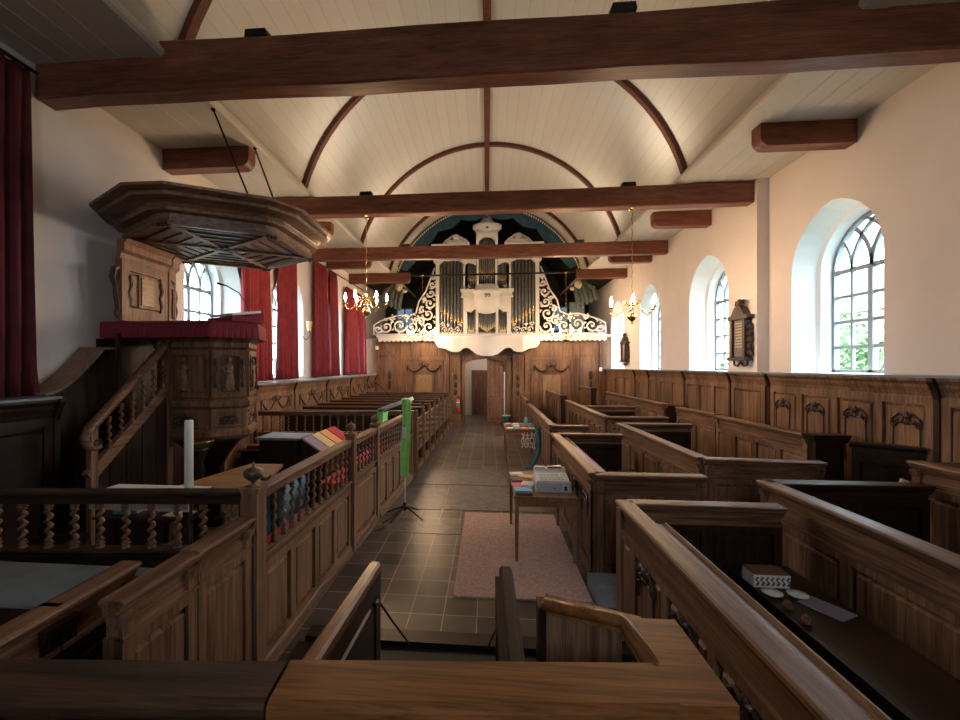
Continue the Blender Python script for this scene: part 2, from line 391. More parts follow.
def window(X, c, sill):
    global WN
    WN += 1; out = 1 if X > 0 else -1; xg = X+out*.56; a = HW-.14
    root = sempty('window_%d' % WN)
    fr = MB(); o = [(c+y, z) for y, z in arch(a)]
    loop = [(c+a, sill)]+o+[(c-a, sill)]
    for p, q in zip(loop, loop[1:]+loop[:1]): fr.bar((xg, *p), (xg, *q), .08, .09)
    fr.box(xg-.04, xg+.04, c-.04, c+.04, sill, ZS)
    struct('window_frame', fr, 'frame', root)
    gb = MB()
    for y in (-a/2, a/2): gb.box(xg-.02, xg+.02, c+y-.021, c+y+.021, sill, ZS)
    nb = 4
    for k in range(1, nb+1):
        z = sill+(ZS-sill)*k/nb; w = .034 if k == nb else .022
        gb.box(xg-.021, xg+.021, c-a, c+a, z-w, z+w)
    h = RISE*a/HW; R = (a*a+h*h)/(2*a); c0 = a-R
    for sg in (-1, 1):
        for sh in (a/2, a, 1.5*a):
            pts = []
            for i in range(15):
                ph = i/14*1.5; y = c0-sh+R*math.cos(ph); z = R*math.sin(ph)
                if (abs(y)-c0)**2+z*z > R*R*1.001 and i > 0: break     # stop on the main arch
                pts.append((xg, c+sg*y, ZS+z))
            for p, q in zip(pts, pts[1:]): gb.bar(p, q, .045, .045 if sh != a else .065)
    struct('glazing_bars', gb, 'frame', root)
    gl = MB(); f = [gl.v((xg+out*.005, *p)) for p in loop]; gl.bm.faces.new(f)
    struct('glass_pane', gl, 'glass', root)
    ld = bpy.data.lights.new('daylight_portal', 'AREA'); ld.shape = 'RECTANGLE'; ld.size = 2.7; ld.size_y = 1.5; ld.cycles.is_portal = True
    lo = bpy.data.objects.new('daylight_portal', ld); COL.objects.link(lo); lo.location = (xg+out*.06, c, 3.4)
    lo.rotation_euler = (0, PI/2*out, 0)
for c in WR_N: window(XRN, c, 2.15)
for c in WR_F: window(XRF, c, 2.15)
for c in WL: window(XL, c, 1.98)
WN += 1; root = sempty('window_%d' % WN); mb = MB()  # added window behind the camera, lights the surfaces facing it
for x in (-.53, 0, .53): mb.box(x-.03, x+.03, YB-.08, YB-.03, 3.3, 5.2)
for k in range(6): mb.box(-.55, .55, YB-.075, YB-.035, 3.3+.37*k, 3.34+.37*k)
struct('window_frame', mb, 'frame', root); struct('glass_pane', MB().box(-.55, .55, YB-.06, YB-.055, 3.3, 5.2), 'glass', root)
ld = bpy.data.lights.new('daylight_portal', 'AREA'); ld.shape = 'RECTANGLE'; ld.size = 1.1; ld.size_y = 1.9; ld.cycles.is_portal = True
lo = bpy.data.objects.new('daylight_portal', ld); COL.objects.link(lo); lo.location = (0, YB-.12, 4.25); lo.rotation_euler = (PI/2, 0, 0)
# back of the nave behind the camera, and the end wall of the organ loft
struct('wall_back', MB().box(-5.4, -.55, YB-.1, YB, 0, 9).box(.55, 5.4, YB-.1, YB, 0, 9).box(-.55, .55, YB-.1, YB, 0, 3.3).box(-.55, .55, YB-.1, YB, 5.2, 9), 'plaster')
# ceilings: flat strips, cornice, planked vault
R_v = (XV**2+2.7**2)/(2*2.7); zc_v = ZV+2.7-R_v; a_v = math.asin(XV/R_v)
def vpt(t, r=0): a = -a_v+2*a_v*t; return ((R_v+r)*math.sin(a), zc_v+(R_v+r)*math.cos(a))
vb = MB(); uvl = vb.bm.loops.layers.uv.new('UVMap'); NPL = 40
for i in range(NPL):
    (xa, za), (xb, zb) = vpt(i/NPL), vpt((i+1)/NPL)
    f = vb.bm.faces.new([vb.v(p) for p in ((xa, YB, za), (xa, YF, za), (xb, YF, zb), (xb, YB, zb))])
    for l, u in zip(f.loops, (i+.0, i+.0, i+.999, i+.999)): l[uvl].uv = (u, 0)
struct('ceiling_vault', vb, 'vault')
for sg, nm in ((-1, 'left'), (1, 'right')):
    cb = MB(); cb.box(min(sg*XV, sg*5.7), max(sg*XV, sg*5.7), YB, YF, ZC, ZC+.03)
    for k in range(1, 6): x = sg*(XV+.1+k*.26); cb.box(x-.006, x+.006, YB, YF, ZC-.006, ZC)
    struct('ceiling_'+nm, cb, 'ceil')
    pr = [(3.72, ZC-.012), (3.5, ZC-.012), (3.47, ZC+.02), (3.47, ZC+.07), (3.5, ZC+.09), (3.53, ZC+.16), (3.58, ZC+.17), (3.72, ZC+.17)]
    struct('trim_'+nm, MB().prism([(sg*x, z) for x, z in pr], 'y', YB, YF), 'ceil')
# end wall of the loft + side linings (near-black behind the organ)
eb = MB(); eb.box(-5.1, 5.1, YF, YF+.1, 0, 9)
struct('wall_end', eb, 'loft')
# ribs and ridge
for i, y in enumerate((4.62, 8.0, 11.8, 15.3)):
    rb = MB(); rings = []
    for k in range(33):
        x, z = vpt(k/32, -.002); x2, z2 = vpt(k/32, -.085)
        rings.append([(x, y-.06, z), (x, y+.06, z), (x2, y+.06, z2), (x2, y-.06, z2)])
    rb.loft(rings); o = rb.build('vault_rib', 'rib')
    tag(o, ['dark arched vault rib above the nearest and largest tie beam', 'dark arched vault rib springing above the second tie beam', 'dark arched vault rib above the third tie beam', 'dark arched vault rib just in front of the organ canopy'][i], 'rib', 'arched ribs of the vault')
tag(MB().box(-.07, .07, YB, 16.3, 8.32, 8.44).build('ridge_beam', 'rib'), 'long dark ridge beam along the crown of the white vault', 'beam')
# tie beams
def beam(name, x0, x1, y, z0, z1, w, label, group, wob=0, round_=None):
    mb = MB(); n = 14; rings = []
    for i in range(n+1):
        t = i/n; x = x0+(x1-x0)*t
        b = wob*(.5*math.sin(5.1*t+1)+.3*math.sin(13*t)+.2*math.sin(31*t)); c = wob*(.6*math.sin(4.3*t+2)+.3*math.sin(17*t))
        e = 0
        rings.append([(x, y-w/2, z0+b+.02), (x, y-w/2+.02, z0+b), (x, y+w/2-.02, z0+b), (x, y+w/2, z0+b+.02), (x, y+w/2, z1+c-.02), (x, y+w/2-.02, z1+c), (x, y-w/2+.02, z1+c), (x, y-w/2, z1+c-.02)])
    mb.loft(rings); return solo(mb, name, 'beam', label, 'beam', group)
beam('tie_beam', -4.99, 4.99, 4.42, 5.2, 5.76, .24, 'massive nearest reddish brown tie beam spanning the top of the picture', 'tie beams under the vault', .035)
beam('tie_beam', -4.99, 4.79, 8.2, 5.2, 5.58, .22, 'second reddish tie beam, with the two near chandeliers hanging from it', 'tie beams under the vault', .015)
beam('tie_beam', -4.99, 4.79, 11.85, 5.25, 5.6, .22, 'third tie beam, crossing in front of the organ pipes', 'tie beams under the vault', .01)
def stub(x0, x1, y, z0, label, w=.2, g='short bracket beams on the side walls'):
    sg = 1 if x1 > x0 else -1     # x0 at the wall, x1 the rounded free end
    z1 = ZC-.005; r = .14; pts = [(x0, z0), (x1-sg*r, z0)]
    for k in range(1, 6): a = PI/2*k/5; pts.append((x1-sg*r+sg*r*math.sin(a), z0+r-r*math.cos(a)))
    pts += [(x1, z1), (x0, z1)]
    return solo(MB().prism(pts, 'y', y-w/2, y+w/2), 'bracket_beam', 'beam', label, 'beam', g)
stub(4.99, 3.75, 6.3, 5.28, 'short rounded bracket beam on the right wall above the large near window')
stub(4.79, 3.6, 9.65, 5.27, 'short bracket beam on the right wall just beyond the second tie beam')
stub(4.79, 3.6, 12.95, 5.29, 'short bracket beam on the right wall just beyond the third tie beam')
stub(-4.99, -3.6, 6.25, 5.28, 'short rounded bracket beam on the left wall above the pulpit canopy')
stub(-4.99, -3.6, 9.65, 5.27, 'short bracket beam on the left wall partly behind the pulpit canopy')
stub(-4.99, -3.6, 12.95, 5.29, 'short bracket beam on the left wall behind the left near chandelier')
stub(4.79, 3.1, 15.15, 5.29, 'bracket beam end on the right wall holding the iron tie rod', .24)
stub(-4.99, -2.75, 15.15, 5.25, 'bracket beam end on the left wall holding the iron tie rod', .24)
tag(MB().tube([(-3.2, 15.15, 5.56), (-2.5, 15.15, 5.50), (2.9, 15.15, 5.52), (3.3, 15.15, 5.60)], .035, 6).build('tie_rod', 'iron'), 'black iron tie rod crossing in front of the organ with two far chandeliers', 'rod')
# floodlights lying on the beams, throwing light up into the vault
def flood(x, y, z, label, power, aimx=0, vis=True):
    t = thing('floodlight', label, 'floodlight', (x, y, z), 'floodlights on the tie beams')
    b = MB(Matrix.Translation((x, y, z)))
    b.loft([[(-.13, -.08, .0), (.13, -.08, .0), (.13, .06, 0), (-.13, .06, 0)], [(-.11, -.10, .06), (.11, -.10, .06), (.11, .05, .09), (-.11, .05, .09)]])
    b.build('lamp_housing', 'iron', t)
    MB().box(x-.02, x+.02, y-.02, y+.02, z-.005, z+.02).build('bracket', 'iron', t)
    ld = bpy.data.lights.new('flood_lamp', 'AREA'); ld.size = .2; ld.energy = power; ld.color = (1, .86, .68)
    lo = bpy.data.objects.new('flood_lamp', ld); COL.objects.link(lo); lo.parent = t; lo.location = (0, -.02, .12); lo.rotation_euler = (PI-.12, 0, 0)
FP = 5.5
flood(-2.46, 4.42, 5.78, 'black floodlight on top of the nearest tie beam, left of centre', FP*.15)
flood(1.35, 4.42, 5.78, 'black floodlight on top of the nearest tie beam, right of centre', FP*.15)
flood(-2.36, 8.2, 5.59, 'black floodlight on the second tie beam near the left chandelier', FP)
flood(2.62, 8.2, 5.59, 'black floodlight on the second tie beam near the right chandelier', FP)
flood(-2.3, 11.85, 5.61, 'small floodlight on the left of the third tie beam', FP)
flood(2.5, 11.85, 5.61, 'small floodlight on the right of the third tie beam', FP)
# ------------------------------------------------------------------ ledger stones, rug, steps
for i, (x0, x1, y0, y1, l) in enumerate(((-1.42, -.72, 6.6, 7.75, 'worn pale ledger stone in the floor beside the lectern foot'), (-.66, .98, 6.62, 7.95, 'worn ledger stone in the floor just beyond the rug'),
        (-1.42, .98, 8.02, 9.15, 'broad smooth floor slab crossing the aisle behind the lectern'), (-1.4, .95, 5.65, 6.05, 'narrow inscribed floor slab near the lectern foot'))):
    if i == 3: x1 = -.36
    solo(MB().box(x0, x1, y0, y1, .0005, .006), 'ledger_stone', 'slab', l, 'floor slab', 'grave slabs in the aisle floor')
solo(MB().box(-.33, 1.0, 4.13, 6.5, .0005, .014), 'aisle_rug', 'rug', 'pinkish brown woven rug on the tiles under the near table', 'rug')
# raised floors under the pews
struct('floor_pews_right', MB().box(1.3, 4.98, YB, 16.8, 0, .12), 'oak_darky')
struct('floor_platform', MB().box(-1.5, 1.08, YB, 2.62, .0, .3), 'floor_shade')
solo(MB().box(-1.5, 1.08, 2.63, 3.28, .0, .05), 'shade_boards', 'floor_shade', 'nearly black sheet in place of the shade just beyond the open gates', 'floor boards')  # dark sheet painted as the shade between the gates
solo(MB().box(-1.45, 1.08, 3.29, 3.44, .0, .09), 'threshold_step', 'oak_darkx', 'dark wooden threshold step across the aisle below the near desk', 'step')
solo(MB().box(1.02, 2.3, 3.82, 4.45, .0, .14), 'passage_step', 'sill', 'grey blue step in the passage between the two nearest right box pews', 'step')
# ------------------------------------------------------------------ wainscot on both side walls
def wainscot(name, sg, X, ztop, cuts, style, label, seat=True, wd='oak_z'):
    """runs of back panelling with a coved cornice; X = face, the cuts are the strips between runs"""
    root = thing(name, label, 'wainscot', (X, (cuts[0]+cuts[-1])/2, 0))
    wall = abs(XL) if sg < 0 else None
    for i, (y0, y1) in enumerate(zip(cuts, cuts[1:])):
        T, L = frame((X, y0), (X, y1), sg*-1)      # d points into the nave
        mb = MB(T)
        n = style[i % len(style)]
        npan = {'g4': 4, 'p3': 3, 'p1': 1, 'g1': 1}[n]
        panelling(mb, .035, L-.035, .1, ztop-.22, npan, .03, .11 if L > 1 else .08, .09, .12)
        mb.prism([(-.03, ztop-.22), (.02, ztop-.22), (.03, ztop-.17), (.05, ztop-.12), (.055, ztop-.09), (.085, ztop-.05), (.085, ztop-.025), (-.03, ztop-.025)], 'x', .03, L-.03)
        mb.build('back_panel', wd, root)
        if n[0] == 'g':
            cb = MB(T)
            if n == 'g4':
                w = L/4
                for k in range(4):
                    if k: cb.build('carving', 'carved', root); cb = MB(T)
                    crest(cb, (k+.5)*w, ztop-.42, w*.55, .036, .0, .012)
                    for q in (-1, 1): cb.tube([((k+.5)*w+q*w*.23, .03, ztop-.5), ((k+.5)*w+q*w*.23, .03, ztop-1.1)], .008, 4)
            else: garland(cb, L/2, ztop-.38, L*.72, .036, .015)
            cb.build('carving', 'carved', root)
        sb = MB(T); sb.prism([(-.03, .1), (.045, .1), (.045, ztop-.25), (.07, ztop-.15), (.11, ztop-.06), (.11, ztop-.02), (-.03, ztop-.02)], 'x', L-.03, L+.03)
        sb.build('dividing_strip', 'oak_dark', root)
    xw = XL+.005 if sg < 0 else XRN-.005
    xx = sorted((X-sg*.10, xw))
    MB().box(xx[0], xx[1], cuts[0], cuts[-1], ztop-.025, ztop).build('top_shelf', 'sill', root)
    if seat:
        a, b = sorted((X-sg*.02, X-sg*.45)); MB().box(a, b, cuts[0], cuts[-1], .48, .52).build('bench_seat', 'oak_darky', root)
        MB().box(*sorted((X-sg*.40, X-sg*.36)), cuts[0]+.05, cuts[-1]-.05, .125, .48).build('bench_front', 'oak_dark', root)
    return root
# the right-hand wall stands 20 cm further in beyond the step, so the top shelf is in two runs
def wains_right():
    root = wainscot('wall_wainscot', 1, 4.6, 2.15, [1.2, 4.74, 7.34], ['p3', 'g4'], 'oak wainscot with four garlanded panels under the large near right window', seat=True)
    r2 = wainscot('wall_wainscot', 1, 4.6, 2.15, [7.4, 8.44, 10.3, 12.49, 13.62, 16.8], ['p1', 'p3', 'p3', 'p1', 'p3'], 'long oak wainscot of plain panels along the far right wall')
    for ch in r2.children:
        if ch.name.startswith('top_shelf'):
            for v in ch.data.vertices:
                if v.co.x > .1: v.co.x = 4.79-4.6
    r2['group'] = root['group'] = 'wainscots along the side walls'
wains_right()
wl = wainscot('wall_wainscot', -1, -4.55, 1.93, [.6, 1.8, 3.0, 4.1], ['p1'], 'dark oak wainscot below the near left curtain', seat=True, wd='oak_dark')
w2 = wainscot('wall_wainscot', -1, -4.52, 1.9, [6.9, 7.88, 9.59, 11.58, 13.67, 15.67, 16.8], ['g1'], 'oak wainscot with carved garlands below the far left red curtains', seat=False)
wl['group'] = w2['group'] = 'wainscots along the side walls'
# ------------------------------------------------------------------ box pews on the right
def pew_side(root, p0, p1, z, n, side=1, crests=False, frieze=.16, z0=.0, ledge=0, wood_='oak_z', k=1.0, both=False, small=False, pil=True, railw='oak_y', fin=.10, rail=True):
    """panelled partition from p0 to p1; its decorated face looks to d+"""
    T, L = frame(p0, p1, side)
    mb = MB(T); panelling(mb, 0, L, z0, z-.07-frieze, n, .03, .08, .07, .12, both=both)
    fb = MB(T); fb.box(0, L, -.03 if not both else -.046, .018, z-.07-frieze, z-.06); fb.box(0, L, .0, .042, z-.085-frieze, z-.065-frieze); fb.build('frieze', railw, root)
    mb.box(0, L, .02, .04, z0, z0+.09)
    mb.build('side_panel', wood_, root)
    if rail: rb = MB(T); cap_rail(rb, -.02 if rail is True else -rail, L+.02, z-.014, k=k); rb.build('top_rail', railw, root)
    if ledge:
        lb = MB(T); lb.prism([(-.075, z-.05), (-.075-ledge, z-.07), (-.075-ledge-.012, z-.05), (-.075-ledge-.022, z-.05), (-.075-ledge-.022, z-.10), (-.06, z-.10)], 'x', .02, L-.02)
        lb.build('book_ledge', railw, root)
    if pil:
        for s in (0, L-.07): 
            pb = MB(T)
            pb.box(s, s+.07, .014, .035, z0+.1, z-.08); pb.prism([(.0, z-.15), (.05, z-.12), (.06, z-.075), (0, z-.075)], 'x', s-.004, s+.074)
            pb.build('pilaster', wood_, root)
    if crests:
        w = L/n
        for i in range(n):
            cb = MB(T)
            crest(cb, (i+.5)*w, z-.07-frieze-.08, w*.55, .036, .14, .014)
            for q in (-1, 1): cb.tube([((i+.5)*w+q*w*.2, .02, z-.42-frieze), ((i+.5)*w+q*w*.2, .02, z0+.2)], .005, 4)
            cb.build('carving', 'carved', root)
def seat(root, x0, x1, y0, y1, z=.56, dark='oak_darky'):
    MB().box(x0, x1, y0, y1, z-.03, z).build('seat', dark, root)
    xf = x0 if abs(x0) < abs(x1) else x1
    MB().box(min(x0, x0)+.03, x0+.055, y0+.02, y1-.02, .121, z-.03).build('seat_front', 'oak_dark', root)
G = 'oak box pews right of the aisle'
def bpew(label, x, y, g=G): return thing('box_pew', label, 'pew', (x, y, 0), g)
# row 1 (next to the aisle)
r = bpew('nearest right oak box pew, its long rail running out at the lower right corner', 1.2, 2.2)
pew_side(r, (1.14, 3.69), (1.14, 3.36), 1.12, 1, 1, False, .15, pil=False, rail=False)
pew_side(r, (1.14, 3.36), (1.14, .5), 1.12, 5, 1, True, .15, ledge=.11, pil=False, rail=.35)
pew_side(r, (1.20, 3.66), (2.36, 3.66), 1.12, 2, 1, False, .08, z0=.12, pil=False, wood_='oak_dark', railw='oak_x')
MB().box(1.10, 1.20, 3.62, 3.74, 0, 1.05).build('corner_post', 'oak_z', r)
seat(r, 1.9, 2.38, .6, 3.6, .66)
r = bpew('oak box pew beside the near table, with purple paper on its rail', 1.2, 5.9)
pew_side(r, (1.13, 7.3), (1.13, 4.62), 1.12, 5, 1, True, .13, ledge=.10)
pew_side(r, (1.15, 4.60), (2.22, 4.60), 1.12, 2, 1, False, .13, railw='oak_x')
pew_side(r, (1.17, 7.28), (2.22, 7.28), 1.12, 2, 1, False, .08, z0=.12, pil=False, wood_='oak_dark', railw='oak_x')
seat(r, 1.95, 2.38, 4.7, 7.2, .56)
r = bpew('long aisle side oak pew front beyond the table with the box, ribbed with narrow panels', 1.25, 10.5)
pew_side(r, (1.26, 12.8), (1.24, 8.3), 1.12, 12, 1, False, .10, both=True)
pew_side(r, (1.26, 8.28), (1.9, 8.28), 1.12, 1, 1, False, .10, railw='oak_x')
seat(r, 1.9, 2.3, 8.4, 12.7, .56)
r = bpew('farthest aisle side oak pew front, short, near the end wall', 1.3, 15.2)
pew_side(r, (1.32, 16.6), (1.3, 13.9), 1.14, 6, 1, False, .1, both=True)
seat(r, 1.9, 2.2, 14.0, 16.5, .56)
# row 2
r = bpew('second row right box pew, with a blue sheen on its long near rail', 2.5, 2.2)
pew_side(r, (2.54, 4.14), (2.56, .5), 1.2, 4, 1, False, .20, z0=.12, k=1.0)
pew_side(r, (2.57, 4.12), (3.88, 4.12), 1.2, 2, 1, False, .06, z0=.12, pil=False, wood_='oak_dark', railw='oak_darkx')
seat(r, 3.4, 3.85, .6, 4.0, .60)
MB().box(2.65, 3.88, 4.155, 4.28, .99, 1.01).build('hymn_book_ledge', 'oak_dark', r)
r = bpew('middle row oak box pew behind the table pew, with long plain front', 2.5, 6.6)
pew_side(r, (2.44, 8.1), (2.47, 5.14), 1.2, 5, 1, False, .16, z0=.12)
pew_side(r, (2.49, 5.10), (3.66, 5.0), 1.2, 2, 1, False, .14, z0=.12, railw='oak_x')
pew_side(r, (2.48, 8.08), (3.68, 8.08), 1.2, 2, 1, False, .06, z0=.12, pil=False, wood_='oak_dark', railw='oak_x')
seat(r, 3.45, 3.9, 5.2, 8.0, .6)
r = bpew('middle row oak box pew with ribbed side, third from the near right corner', 2.45, 11)
pew_side(r, (2.40, 13.1), (2.44, 8.95), 1.22, 9, 1, False, .12, z0=.12)
pew_side(r, (2.46, 8.93), (3.62, 8.93), 1.22, 2, 1, False, .1, z0=.12, railw='oak_x')
pew_side(r, (2.44, 11.5), (3.85, 11.5), 1.2, 2, 1, False, .06, z0=.12, pil=False, wood_='oak_dark', railw='oak_x')
seat(r, 3.45, 3.9, 9.0, 12.9, .6)
# row 3
r = bpew('third row right box pew at the picture edge, with a broad flat top', 4.0, 2.6)
pew_side(r, (3.96, 4.30), (4.00, .5), 1.37, 5, 1, False, .14, z0=.12)
MB().box(3.99, 4.3, 3.0, 4.28, 1.33, 1.365).build('broad_top', 'oak_darky', r)
MB().box(4.0, 4.55, 4.23, 4.27, .12, 1.32).build('end_panel', 'oak_dark', r)
r = bpew('third row oak box pew with thick dark corner post below the garlanded wainscot', 4.1, 7.5)
pew_side(r, (4.07, 7.9), (4.09, 5.78), 1.38, 4, 1, False, .14, z0=.12)
pew_side(r, (4.0, 9.3), (4.06, 7.92), 1.40, 2, 1, False, .14, z0=.12)
MB().box(4.07, 4.40, 5.66, 5.80, .12, 1.30).prism([(4.06, 1.30), (4.41, 1.30), (4.44, 1.34), (4.46, 1.395), (4.01, 1.395), (4.03, 1.34)], 'y', 5.62, 5.82).build('corner_post', 'oak_dark', r)
pew_side(r, (4.14, 5.22), (4.555, 4.86), 1.40, 1, 1, False, .08, z0=.12, pil=False, wood_='oak_dark', railw='oak_darkx', k=.8)
r = bpew('far third row oak box pew behind the middle row, close to the right wall', 4.05, 12.5)
pew_side(r, (3.98, 14.6), (4.0, 9.95), 1.40, 9, 1, False, .12, z0=.12)
MB().box(4.0, 4.5, 9.95, 9.99, .12, 1.36).build('end_panel', 'oak_dark', r)
# open benches with scrolled ends at the far right
def scroll_bench(x, y0, y1, z, label, n):
    r = thing('scroll_end_bench', label, 'bench', (x, (y0+y1)/2, 0), 'scroll ended benches near the end wall')
    pew_side(r, (x, y1), (x+.03, y0), z, n, 1, False, .10, z0=.12, pil=False, both=True)
    for y in (y0-.03, y1-.03):
        pts = [(x-.02, .12), (x+.50, .12), (x+.50, .45), (x+.56, .52), (x+.52, .60), (x+.40, .60), (x+.33, .66), (x+.30, .78), (x+.34, .88), (x+.30, .95), (x+.18, .93), (x+.12, 1.0), (x+.14, z-.12), (x+.17, z-.04), (x+.12, z+.01), (x-.04, z+.01)]
        MB().prism(pts, 'y', y, y+.05).build('scrolled_end', 'oak_dark', r)
        MB().tube(spiral(0, 0, .06, 0, 1.2, 12) and [(x+.46+q[0], y-.008, .53+q[2]) for q in spiral(0, 0, .06, 0, 1.2, 12)], .014, 5).build('scroll', 'carved', r)
    MB().box(x+.03, x+.48, y0, y1, .52, .55).build('seat', 'oak_darky', r)
scroll_bench(2.28, 13.3, 16.5, 1.34, 'far open oak bench with scrolled end nearest the aisle by the end wall', 7)
scroll_bench(3.55, 14.78, 16.6, 1.50, 'far open oak bench with scrolled end close to the right wall', 6)
# ------------------------------------------------------------------ things lying in the right pews
def booklike(name, c, sx, sy, h, rot, mat, label, cat, tilt=0, pages=None, grp=None):
    if not pages:
        o = MB().box(-sx/2, sx/2, -sy/2, sy/2, .002, h).build(name, mat); o.location = c; o.rotation_euler = (tilt, 0, rot)
        return tag(o, label, cat, grp)
    t = thing(name, label, cat, c, grp)
    mb = MB(Matrix.Translation(c)); mb.box(-sx/2, sx/2, -sy/2, sy/2, .002, h)
    o = mb.build('cover', mat, t); 
    if pages: MB(Matrix.Translation(c)).box(-sx/2+.004, sx/2+.002, -sy/2+.003, sy/2-.003, .005, h-.003).build('pages', 'paper', t)
    t.rotation_euler = (tilt, 0, rot); return t
T0 = thing('tissue_box', 'white patterned box standing on the dark seat inside the nearest pew', 'box', (2.03, 3.30, .662))
mb = MB(Matrix.Translation((2.03, 3.30, .662))); mb.loft([[(-.12, -.07, 0), (.12, -.07, 0), (.12, .07, 0), (-.12, .07, 0)], [(-.125, -.075, .09), (.125, -.075, .09), (.12, .07, .09), (-.12, .07, .09)]]); mb.build('box_body', 'paper', T0)
mb = MB(Matrix.Translation((2.03, 3.30, .752))); mb.box(-.12, .12, -.07, .07, 0, .012); mb.build('box_lid', 'brownb', T0)
mb = MB()
for k in range(7):
    x = 2.03-.105+k*.035; mb.tube([(x, 3.222, .68), (x+.012, 3.220, .70), (x-.008, 3.220, .72), (x+.01, 3.222, .74)], .006, 4)
mb.build('box_pattern', 'brownb', T0)
for i, (x, y, l) in enumerate(((1.97, 3.13, 'small white saucer in front of the patterned box, left one'), (2.13, 3.12, 'small white saucer in front of the patterned box, right one'))):
    solo(MB().lathe([(.02, 0), (.035, .004), (.062, .018), (.064, .022), (.034, .008), (.001, .007)], (x, y, .661), 14), 'saucer', 'paper', l, 'saucer', 'saucers in the nearest pew', True)
booklike('magazine', (2.21, 2.98, .661), .17, .25, .008, .5, 'mauve', 'purple grey magazine lying on the seat in the nearest pew', 'magazine')
for i, (x, y, l) in enumerate(((1.96, 2.96, 'small brown pine cone on the dark seat nearest the magazine'), (1.93, 3.38, 'small brown pine cone on the dark seat left of the patterned box'), (1.96, 2.80, 'small brown pine cone farthest down the dark pew seat'))):
    mb = MB()
    mb.lathe([(.008, 0), (.026, .01), (.02, .016), (.03, .024), (.022, .03), (.026, .038), (.016, .044), (.018, .05), (.002, .062)], (x, y, .661), 8)
    solo(mb, 'pine_cone', 'brownb', l, 'pine cone', 'pine cones on the pew seat')
solo(MB(Matrix.Translation((1.275, 5.6, 1.06)) @ Matrix.Rotation(.0, 4, 'Z')).box(-.035, .035, -.75, .75, 0, .006), 'purple_leaflet_strip', 'purple', 'long pale purple paper lying on the ledge of the table pew', 'paper')
t = thing('hymn_book', 'cream coloured book leaning upright in the dark pew near the wall', 'book', (3.74, 4.205, 1.012))
mb = MB(Matrix.Translation((3.74, 4.205, 1.03)) @ Matrix.Rotation(.35, 4, 'Y')); mb.box(-.055, -.045, -.01, .01, 0, .19); mb.box(-.055, .055, .008, .012, 0, .19); mb.box(-.055, .055, -.012, -.008, 0, .19); mb.build('cover', 'cream', t)
mb = MB(Matrix.Translation((3.74, 4.205, 1.03)) @ Matrix.Rotation(.35, 4, 'Y')); mb.box(-.043, .05, -.007, .007, .004, .186); mb.build('pages', 'paper', t)
# ------------------------------------------------------------------ camera side desk (foreground)
NOSE = lambda y0, y1, z: [(y1, z), (y0+.02, z), (y0+.006, z-.006), (y0, z-.02), (y0, z-.04), (y0+.008, z-.055), (y0+.03, z-.06), (y1, z-.06)]
d = thing('reading_desk', 'wide polished brown desk top in the foreground centre, bending forward at the right', 'desk', (0, 1.2, 0))
RT = Matrix.Translation((0, 1.30, 0)) @ Matrix.Rotation(math.radians(4.3), 4, 'Z') @ Matrix.Translation((0, -1.30, 0))
mb = MB(RT); mb.prism(NOSE(1.125, 1.30, 1.35), 'x', -.60, .515)
mb.T = Matrix.Identity(4); mb.loft([[(.512, 1.175, z), (.665, 1.185, z), (.665, 1.57, z), (.487, 1.57, z), (.505, 1.345, z)] for z in (1.292, 1.3505)]); mb.build('desk_top', 'desk', d)
mb = MB(); mb.tube([(.22, 1.66, 1.335), (.475, 1.572, 1.335), (.492, 1.55, 1.335), (.505, 1.34, 1.335)], .024, 8); mb.box(.2, .205, 1.66, 1.665, 1.3, 1.31); mb.build('rounded_moulding', 'desky', d, True)
mb = MB(); mb.bar((.235, 1.70, .82), (.49, 1.60, .82), .035, 1.0); mb.build('front_board', 'oak_z', d)
mb = MB(); mb.loft([[(.205, 1.66, z), (.49, 1.555, z), (.56, 1.60, z), (.235, 1.73, z)] for z in (1.30, 1.338)]); mb.build('shelf_cap', 'desky', d)
mb = MB(); mb.box(.195, .225, 1.64, 1.72, .3, 1.33); mb.build('end_post', 'oak_dark', d)
mb = MB(RT); mb.box(-.58, .62, 1.18, 1.22, .3, 1.29); mb.box(.60, .64, 1.20, 1.52, .3, 1.29); mb.build('desk_front', 'oak_dark', d)
d = thing('book_shelf_desk', 'dark scratched desk top along the bottom left edge', 'desk', (-1.4, 1.15, 0))
mb = MB(RT); mb.prism(NOSE(1.14, 1.30, 1.345), 'x', -2.4, -.612); mb.build('desk_top', wood('scuffed_oak', (.02, .012, .008), (.10, .055, .03), 'x', .42, 12, .4), d)
mb = MB(RT); mb.box(-2.4, -.62, 1.19, 1.23, .3, 1.285); mb.build('desk_front', 'oak_dark', d)
# low gates flanking the steps
def gate(x0, x1, y0, y1, label, lat):
    g = thing('low_gate', label, 'gate', (x0, y0, .3), 'pair of low gates in front of the desk')
    T, L = frame((x0, y0), (x1, y1), 1)
    mb = MB(T); panelling(mb, 0, L, .32, 1.05, 1, .035, .1, .1, .1, both=True); mb.build('gate_panel', 'oak_darky', g)
    mb = MB(T); mb.prism([(-.045, 1.05), (.028, 1.05), (.028, 1.085), (.015, 1.10), (-.03, 1.10), (-.045, 1.085)], 'x', -.02, L+.02); mb.build('top_rail', 'desky' if lat < 0 else 'oak_darky', g)
    mb = MB(T); mb.ell((L-.08, .035*(1 if lat < 0 else -1), .92), .016); mb.build('knob', 'bronze', g)
    q = MB(); q.tube([(x1, y1-.02, .93), (x1-lat*.05, y1+.24, .62), (x1-lat*.11, y1+.50, .31)], .007, 5); q.build('iron_hook', 'iron', g)
gate(-.70, -.65, 1.34, 2.43, 'low dark gate standing open at the left of the aisle steps', -1)
gate(.125, .115, 1.34, 2.44, 'low dark gate standing open at the right of the aisle steps', 1)
